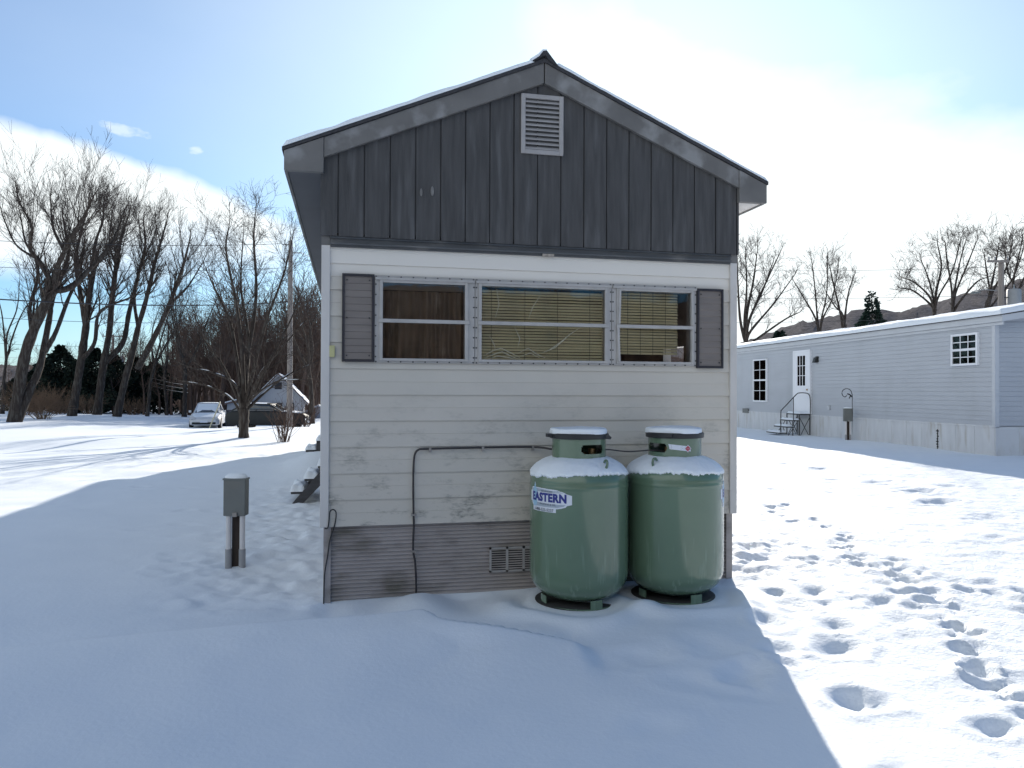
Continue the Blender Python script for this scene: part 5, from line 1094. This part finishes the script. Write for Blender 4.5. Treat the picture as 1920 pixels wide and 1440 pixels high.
def car(label, loc, rz, paint, body, cabin, snow, L):
    t = thing('parked_car', label, 'car', loc, rz)
    b = MB(); b.loft([section(*s_) for s_ in body]); bd = b.build('body', paint, t, smooth=True, local=True, angle=45)
    b = MB(); b.loft([section(*s_) for s_ in cabin]); b.build('cabin', M_CGLASS, t, smooth=True, local=True, angle=35)
    # roof skin and pillars
    y0, y1 = cabin[1][0], cabin[-2][0]; hw = cabin[1][1]*.88; zt_ = cabin[1][3]
    b = MB(); b.box(-hw, hw, y0-.03, y1+.03, zt_-.02, zt_+.035)
    for s_ in (-1, 1):
        for (ya, yb, za, zb, wa, wb) in ((cabin[0][0], y0, cabin[0][3], zt_, cabin[0][1]*.95, hw), (cabin[-1][0], y1, cabin[-1][3], zt_, cabin[-1][1]*.95, hw), ((y0+y1)/2, (y0+y1)/2, body[3][3]-.05, zt_, cabin[1][1]*.99, hw)):
            b.bar((s_*wa, ya, za), (s_*wb, yb, zt_), .07, .07, (1, 0, 0))
    b.build('roof', paint, t, local=True, bevel=.02)
    for s_ in (-1, 1):
        for yw in (-L*.31, L*.29):
            b = MB(); b.lathe([(.20, -.09), (.30, -.09), (.32, -.05), (.32, .05), (.30, .09), (.20, .09)], (0, 0, 0), 24, cap=False)
            V = np.concatenate(b.V); b.V = [np.stack([V[:, 2]+s_*.76, V[:, 0]+yw, V[:, 1]+.32], 1)]; w = b.build('wheel', M_TYRE, t, smooth=True, local=True, angle=40)
            b = MB(); b.lathe([(.002, 0), (.2, .0), (.205, .05), (.002, .06)], (0, 0, 0), 18, cap=False); V = np.concatenate(b.V); b.V = [np.stack([s_*(.80+V[:, 2]), V[:, 0]+yw, V[:, 1]+.32], 1)]; b.build('rim', M_RIM, w, local=True)
        b = MB(); b.box(s_*.86, s_*1.0, cabin[0][0]+.32, cabin[0][0]+.42, body[3][3]+.02, body[3][3]+.15); b.build('wing_mirror', paint, t, local=True, bevel=.02)
        b = MB(); b.box(s_*.42, s_*.74, body[0][0]-.012, body[0][0]+.10, .56, .68); b.build('headlight', M_LAMPG, t, local=True, bevel=.03)
    b = MB(); b.box(-.62, .62, body[0][0]-.02, body[0][0]+.05, .30, .42); b.build('grille', M_TYRE, t, local=True, bevel=.02)
    b = MB(); b.box(-.20, .20, body[0][0]-.035, body[0][0]-.021, .40, .52); b.build('number_plate', M_STK, t, local=True)
    for k, sec in enumerate(snow):
        b = MB(); v = []
        for (y, hw_, z) in sec:
            for q in np.linspace(-1, 1, 9): v.append((q*hw_, y, z+.045*math.sqrt(max(0, 1-q**6))))
        m_ = len(sec); b.add(v, [[[r0*9+i, r0*9+i+1, r0*9+i+10, r0*9+i+9] for r0 in range(m_-1) for i in range(8)]])
        b.build('car_snow', M_SNOWOBJ, t, smooth=True, local=True)
    return t
sedan_b = [(-2.25, .60, .36, .56), (-2.12, .76, .24, .66), (-1.7, .83, .22, .76), (-.95, .86, .22, .90), (.2, .87, .22, .95), (1.45, .86, .22, .99), (2.1, .80, .26, .95), (2.22, .72, .4, .88)]
sedan_c = [(-1.0, .70, .85, .92), (-.15, .64, .85, 1.40), (.75, .63, .85, 1.40), (1.55, .68, .85, 1.0)]
q = pt(391, 802, 44); zc = Hs(q[0], q[1])
car('small white car buried in frost and snow on the yard', (float(q[0]), float(q[1]), zc-.10), .06, M_CARW, sedan_b, sedan_c,
    [[(-1.02, .70, .87), (-.6, .64, 1.13), (-.17, .57, 1.40)], [(-.17, .60, 1.43), (.3, .61, 1.46), (.75, .58, 1.42)], [(-2.08, .60, .64), (-1.7, .70, .755), (-1.05, .72, .88)]], 4.4)
suv_b = [(-2.2, .72, .35, .80), (-2.05, .82, .30, .95), (-1.3, .88, .28, 1.02), (-.85, .9, .28, 1.06), (.4, .9, .28, 1.08), (1.7, .9, .28, 1.08), (2.15, .85, .32, 1.02), (2.25, .8, .45, .9)]
suv_c = [(-.9, .76, .98, 1.04), (-.2, .72, .98, 1.46), (1.3, .72, .98, 1.46), (1.95, .76, .98, 1.08)]
q = pt(505, 804, 43); zc = Hs(q[0], q[1])
car('dark car with a snow streaked roof parked before the white cottage', (float(q[0]), float(q[1]), zc-.12), rad(80), M_CARD, suv_b, suv_c, [[(.0, .60, 1.49), (.7, .62, 1.51), (1.25, .60, 1.49)], [(-2.0, .70, .95), (-1.4, .74, 1.03), (-.95, .72, 1.07)]], 4.4)
q0, q1 = pt(389, 806, 40), pt(413, 753, 40.5); b = MB(); b.tube([q0-np.array([0, 0, .2]), q1], .032, 8); tag(b.build('marker_rod', mat('faded_yellow_rod', (.55, .50, .33), .5, .08), smooth=True), 'slanted pale yellow rod stuck in the snow by the white car', 'rod')
# bin
q = pt(433, 800, 46); t = thing('rubbish_bin', 'dark wheeled rubbish bin against the cottage annex', 'bin', (float(q[0]), float(q[1]), float(q[2])))
M_BIN = mat('dark_blue_bin', (.02, .022, .04), .5, .1); h = .95
b = MB(); b.loft([[(q[0]+sx*w, q[1]+sy*w, q[2]+z) for sx, sy in ((-1, -1), (1, -1), (1, 1), (-1, 1))] for w, z in ((.25, -.1), (.33, h))]); b.build('body', M_BIN, t); b = MB(); b.box(q[0]-.36, q[0]+.36, q[1]-.40, q[1]+.36, q[2]+h, q[2]+h+.08); b.build('lid', M_BIN, t, bevel=.02)

# ------------------------------------------------------------------ white cottage
q = pt(522, 796, 54); C0 = (float(q[0]), float(q[1]), float(q[2])-.2); ct = thing('cottage', 'small white cottage with a steep snowy gable roof behind the dark car', 'house', C0, .03)
M_CW = mat('white_boards', (.36, .37, .40), .7, .1, 3, (6, 6, .4)); M_CR = mat('cottage_roof', (.16, .11, .10), .8, .2)
hw, he, hr, dp = 1.75, 1.95, 3.75, 5.5
b = MB(); b.prism([(-hw, 0), (hw, 0), (hw, he), (0, hr), (-hw, he)], 0, dp); b.build('wall', M_CW, ct, local=True)
b = MB()
for s_ in (-1, 1): b.prism([(0, hr+.02), (s_*(hw+.30), he-.30), (s_*(hw+.30), he-.18), (0, hr+.16)], -.35, dp+.3)
rf = b.build('roof', M_CR, ct, local=True)
for s_ in (-1, 1):
    b = MB(); b.grid(lambda u, v: (s_*(.02+(hw+.30)*u), -.36+v*(dp+.62), hr+.165-u*(hr-he+.345)+(.07+.03*vnoise(u*6, v*9))*min(1, u*8, (1-u)*8, v*30, (1-v)*30)), np.linspace(0, 1, 14), np.linspace(0, 1, 30)); b.build('roof_snow', M_SNOWOBJ, rf, smooth=True, local=True)
b = MB()
for s_ in (-1, 1): b.bar((0, -.37, hr+.02), (s_*(hw+.3), -.37, he-.32), .04, .2, (0, 1, 0))
b.build('barge_board', M_CW, ct, local=True)
b = MB(); b.box(-.28, .22, -.02, -.004, 2.75, 3.25); w = b.build('window', M_NDARK, ct, local=True)
for x0 in (-1.15, -.35, .45):
    b = MB(); b.box(x0, x0+.07, -.05, -.004, .8, 1.85); b.box(x0+.63, x0+.70, -.05, -.004, .8, 1.85); b.box(x0+.07, x0+.63, -.05, -.004, 1.78, 1.85); b.box(x0+.07, x0+.63, -.05, -.004, .8, .87); w = b.build('window', M_CW, ct, local=True); b = MB(); b.box(x0+.07, x0+.63, -.03, -.002, .87, 1.78); b.build('pane', M_NGLASS if False else M_CGLASS, w, local=True)
b = MB(); b.box(-3.6, -hw-.001, .8, 4.5, 0, 1.75); an = b.build('annex', M_CW, ct, local=True)
b = MB(); b.prism([(-3.75, 1.62), (-hw, 2.15), (-hw, 2.27), (-3.75, 1.74)], .6, 4.7); b.build('annex_roof', M_CR, ct, local=True)
b = MB(); b.prism([(-3.73, 1.745), (-hw, 2.275), (-hw, 2.36), (-3.73, 1.82)], .62, 4.68); b.build('annex_snow', M_SNOWOBJ, ct, local=True)
b = MB(); b.box(-3.1, -2.3, .76, .799, .75, 1.5); w = b.build('window', M_CW, ct, local=True); b = MB(); b.box(-3.02, -2.73, .745, .759, .83, 1.42); b.box(-2.67, -2.38, .745, .759, .83, 1.42); b.build('pane', M_CGLASS, w, local=True)
# small white shed, far end of the yard
q = pt(600, 790, 62)
t = thing('shed', 'small pale shed glimpsed past the cottage near the house corner', 'shed', (float(q[0]), float(q[1]), float(q[2])-.3)); b = MB(); b.prism([(q[0]-1.2, q[2]-.3), (q[0]+.9, q[2]-.3), (q[0]+.9, q[2]+.75), (q[0]-.15, q[2]+1.25), (q[0]-1.2, q[2]+.75)], q[1], q[1]+2.2); b.build('wall', M_CW, t)
b = MB()
for s_ in (-1, 1): b.prism([(q[0]-.15, q[2]+1.25), (q[0]-.15+s_*1.2, q[2]+.68), (q[0]-.15+s_*1.2, q[2]+.80), (q[0]-.15, q[2]+1.38)], q[1]-.1, q[1]+2.3)
b.build('roof', M_SNOWOBJ, t)
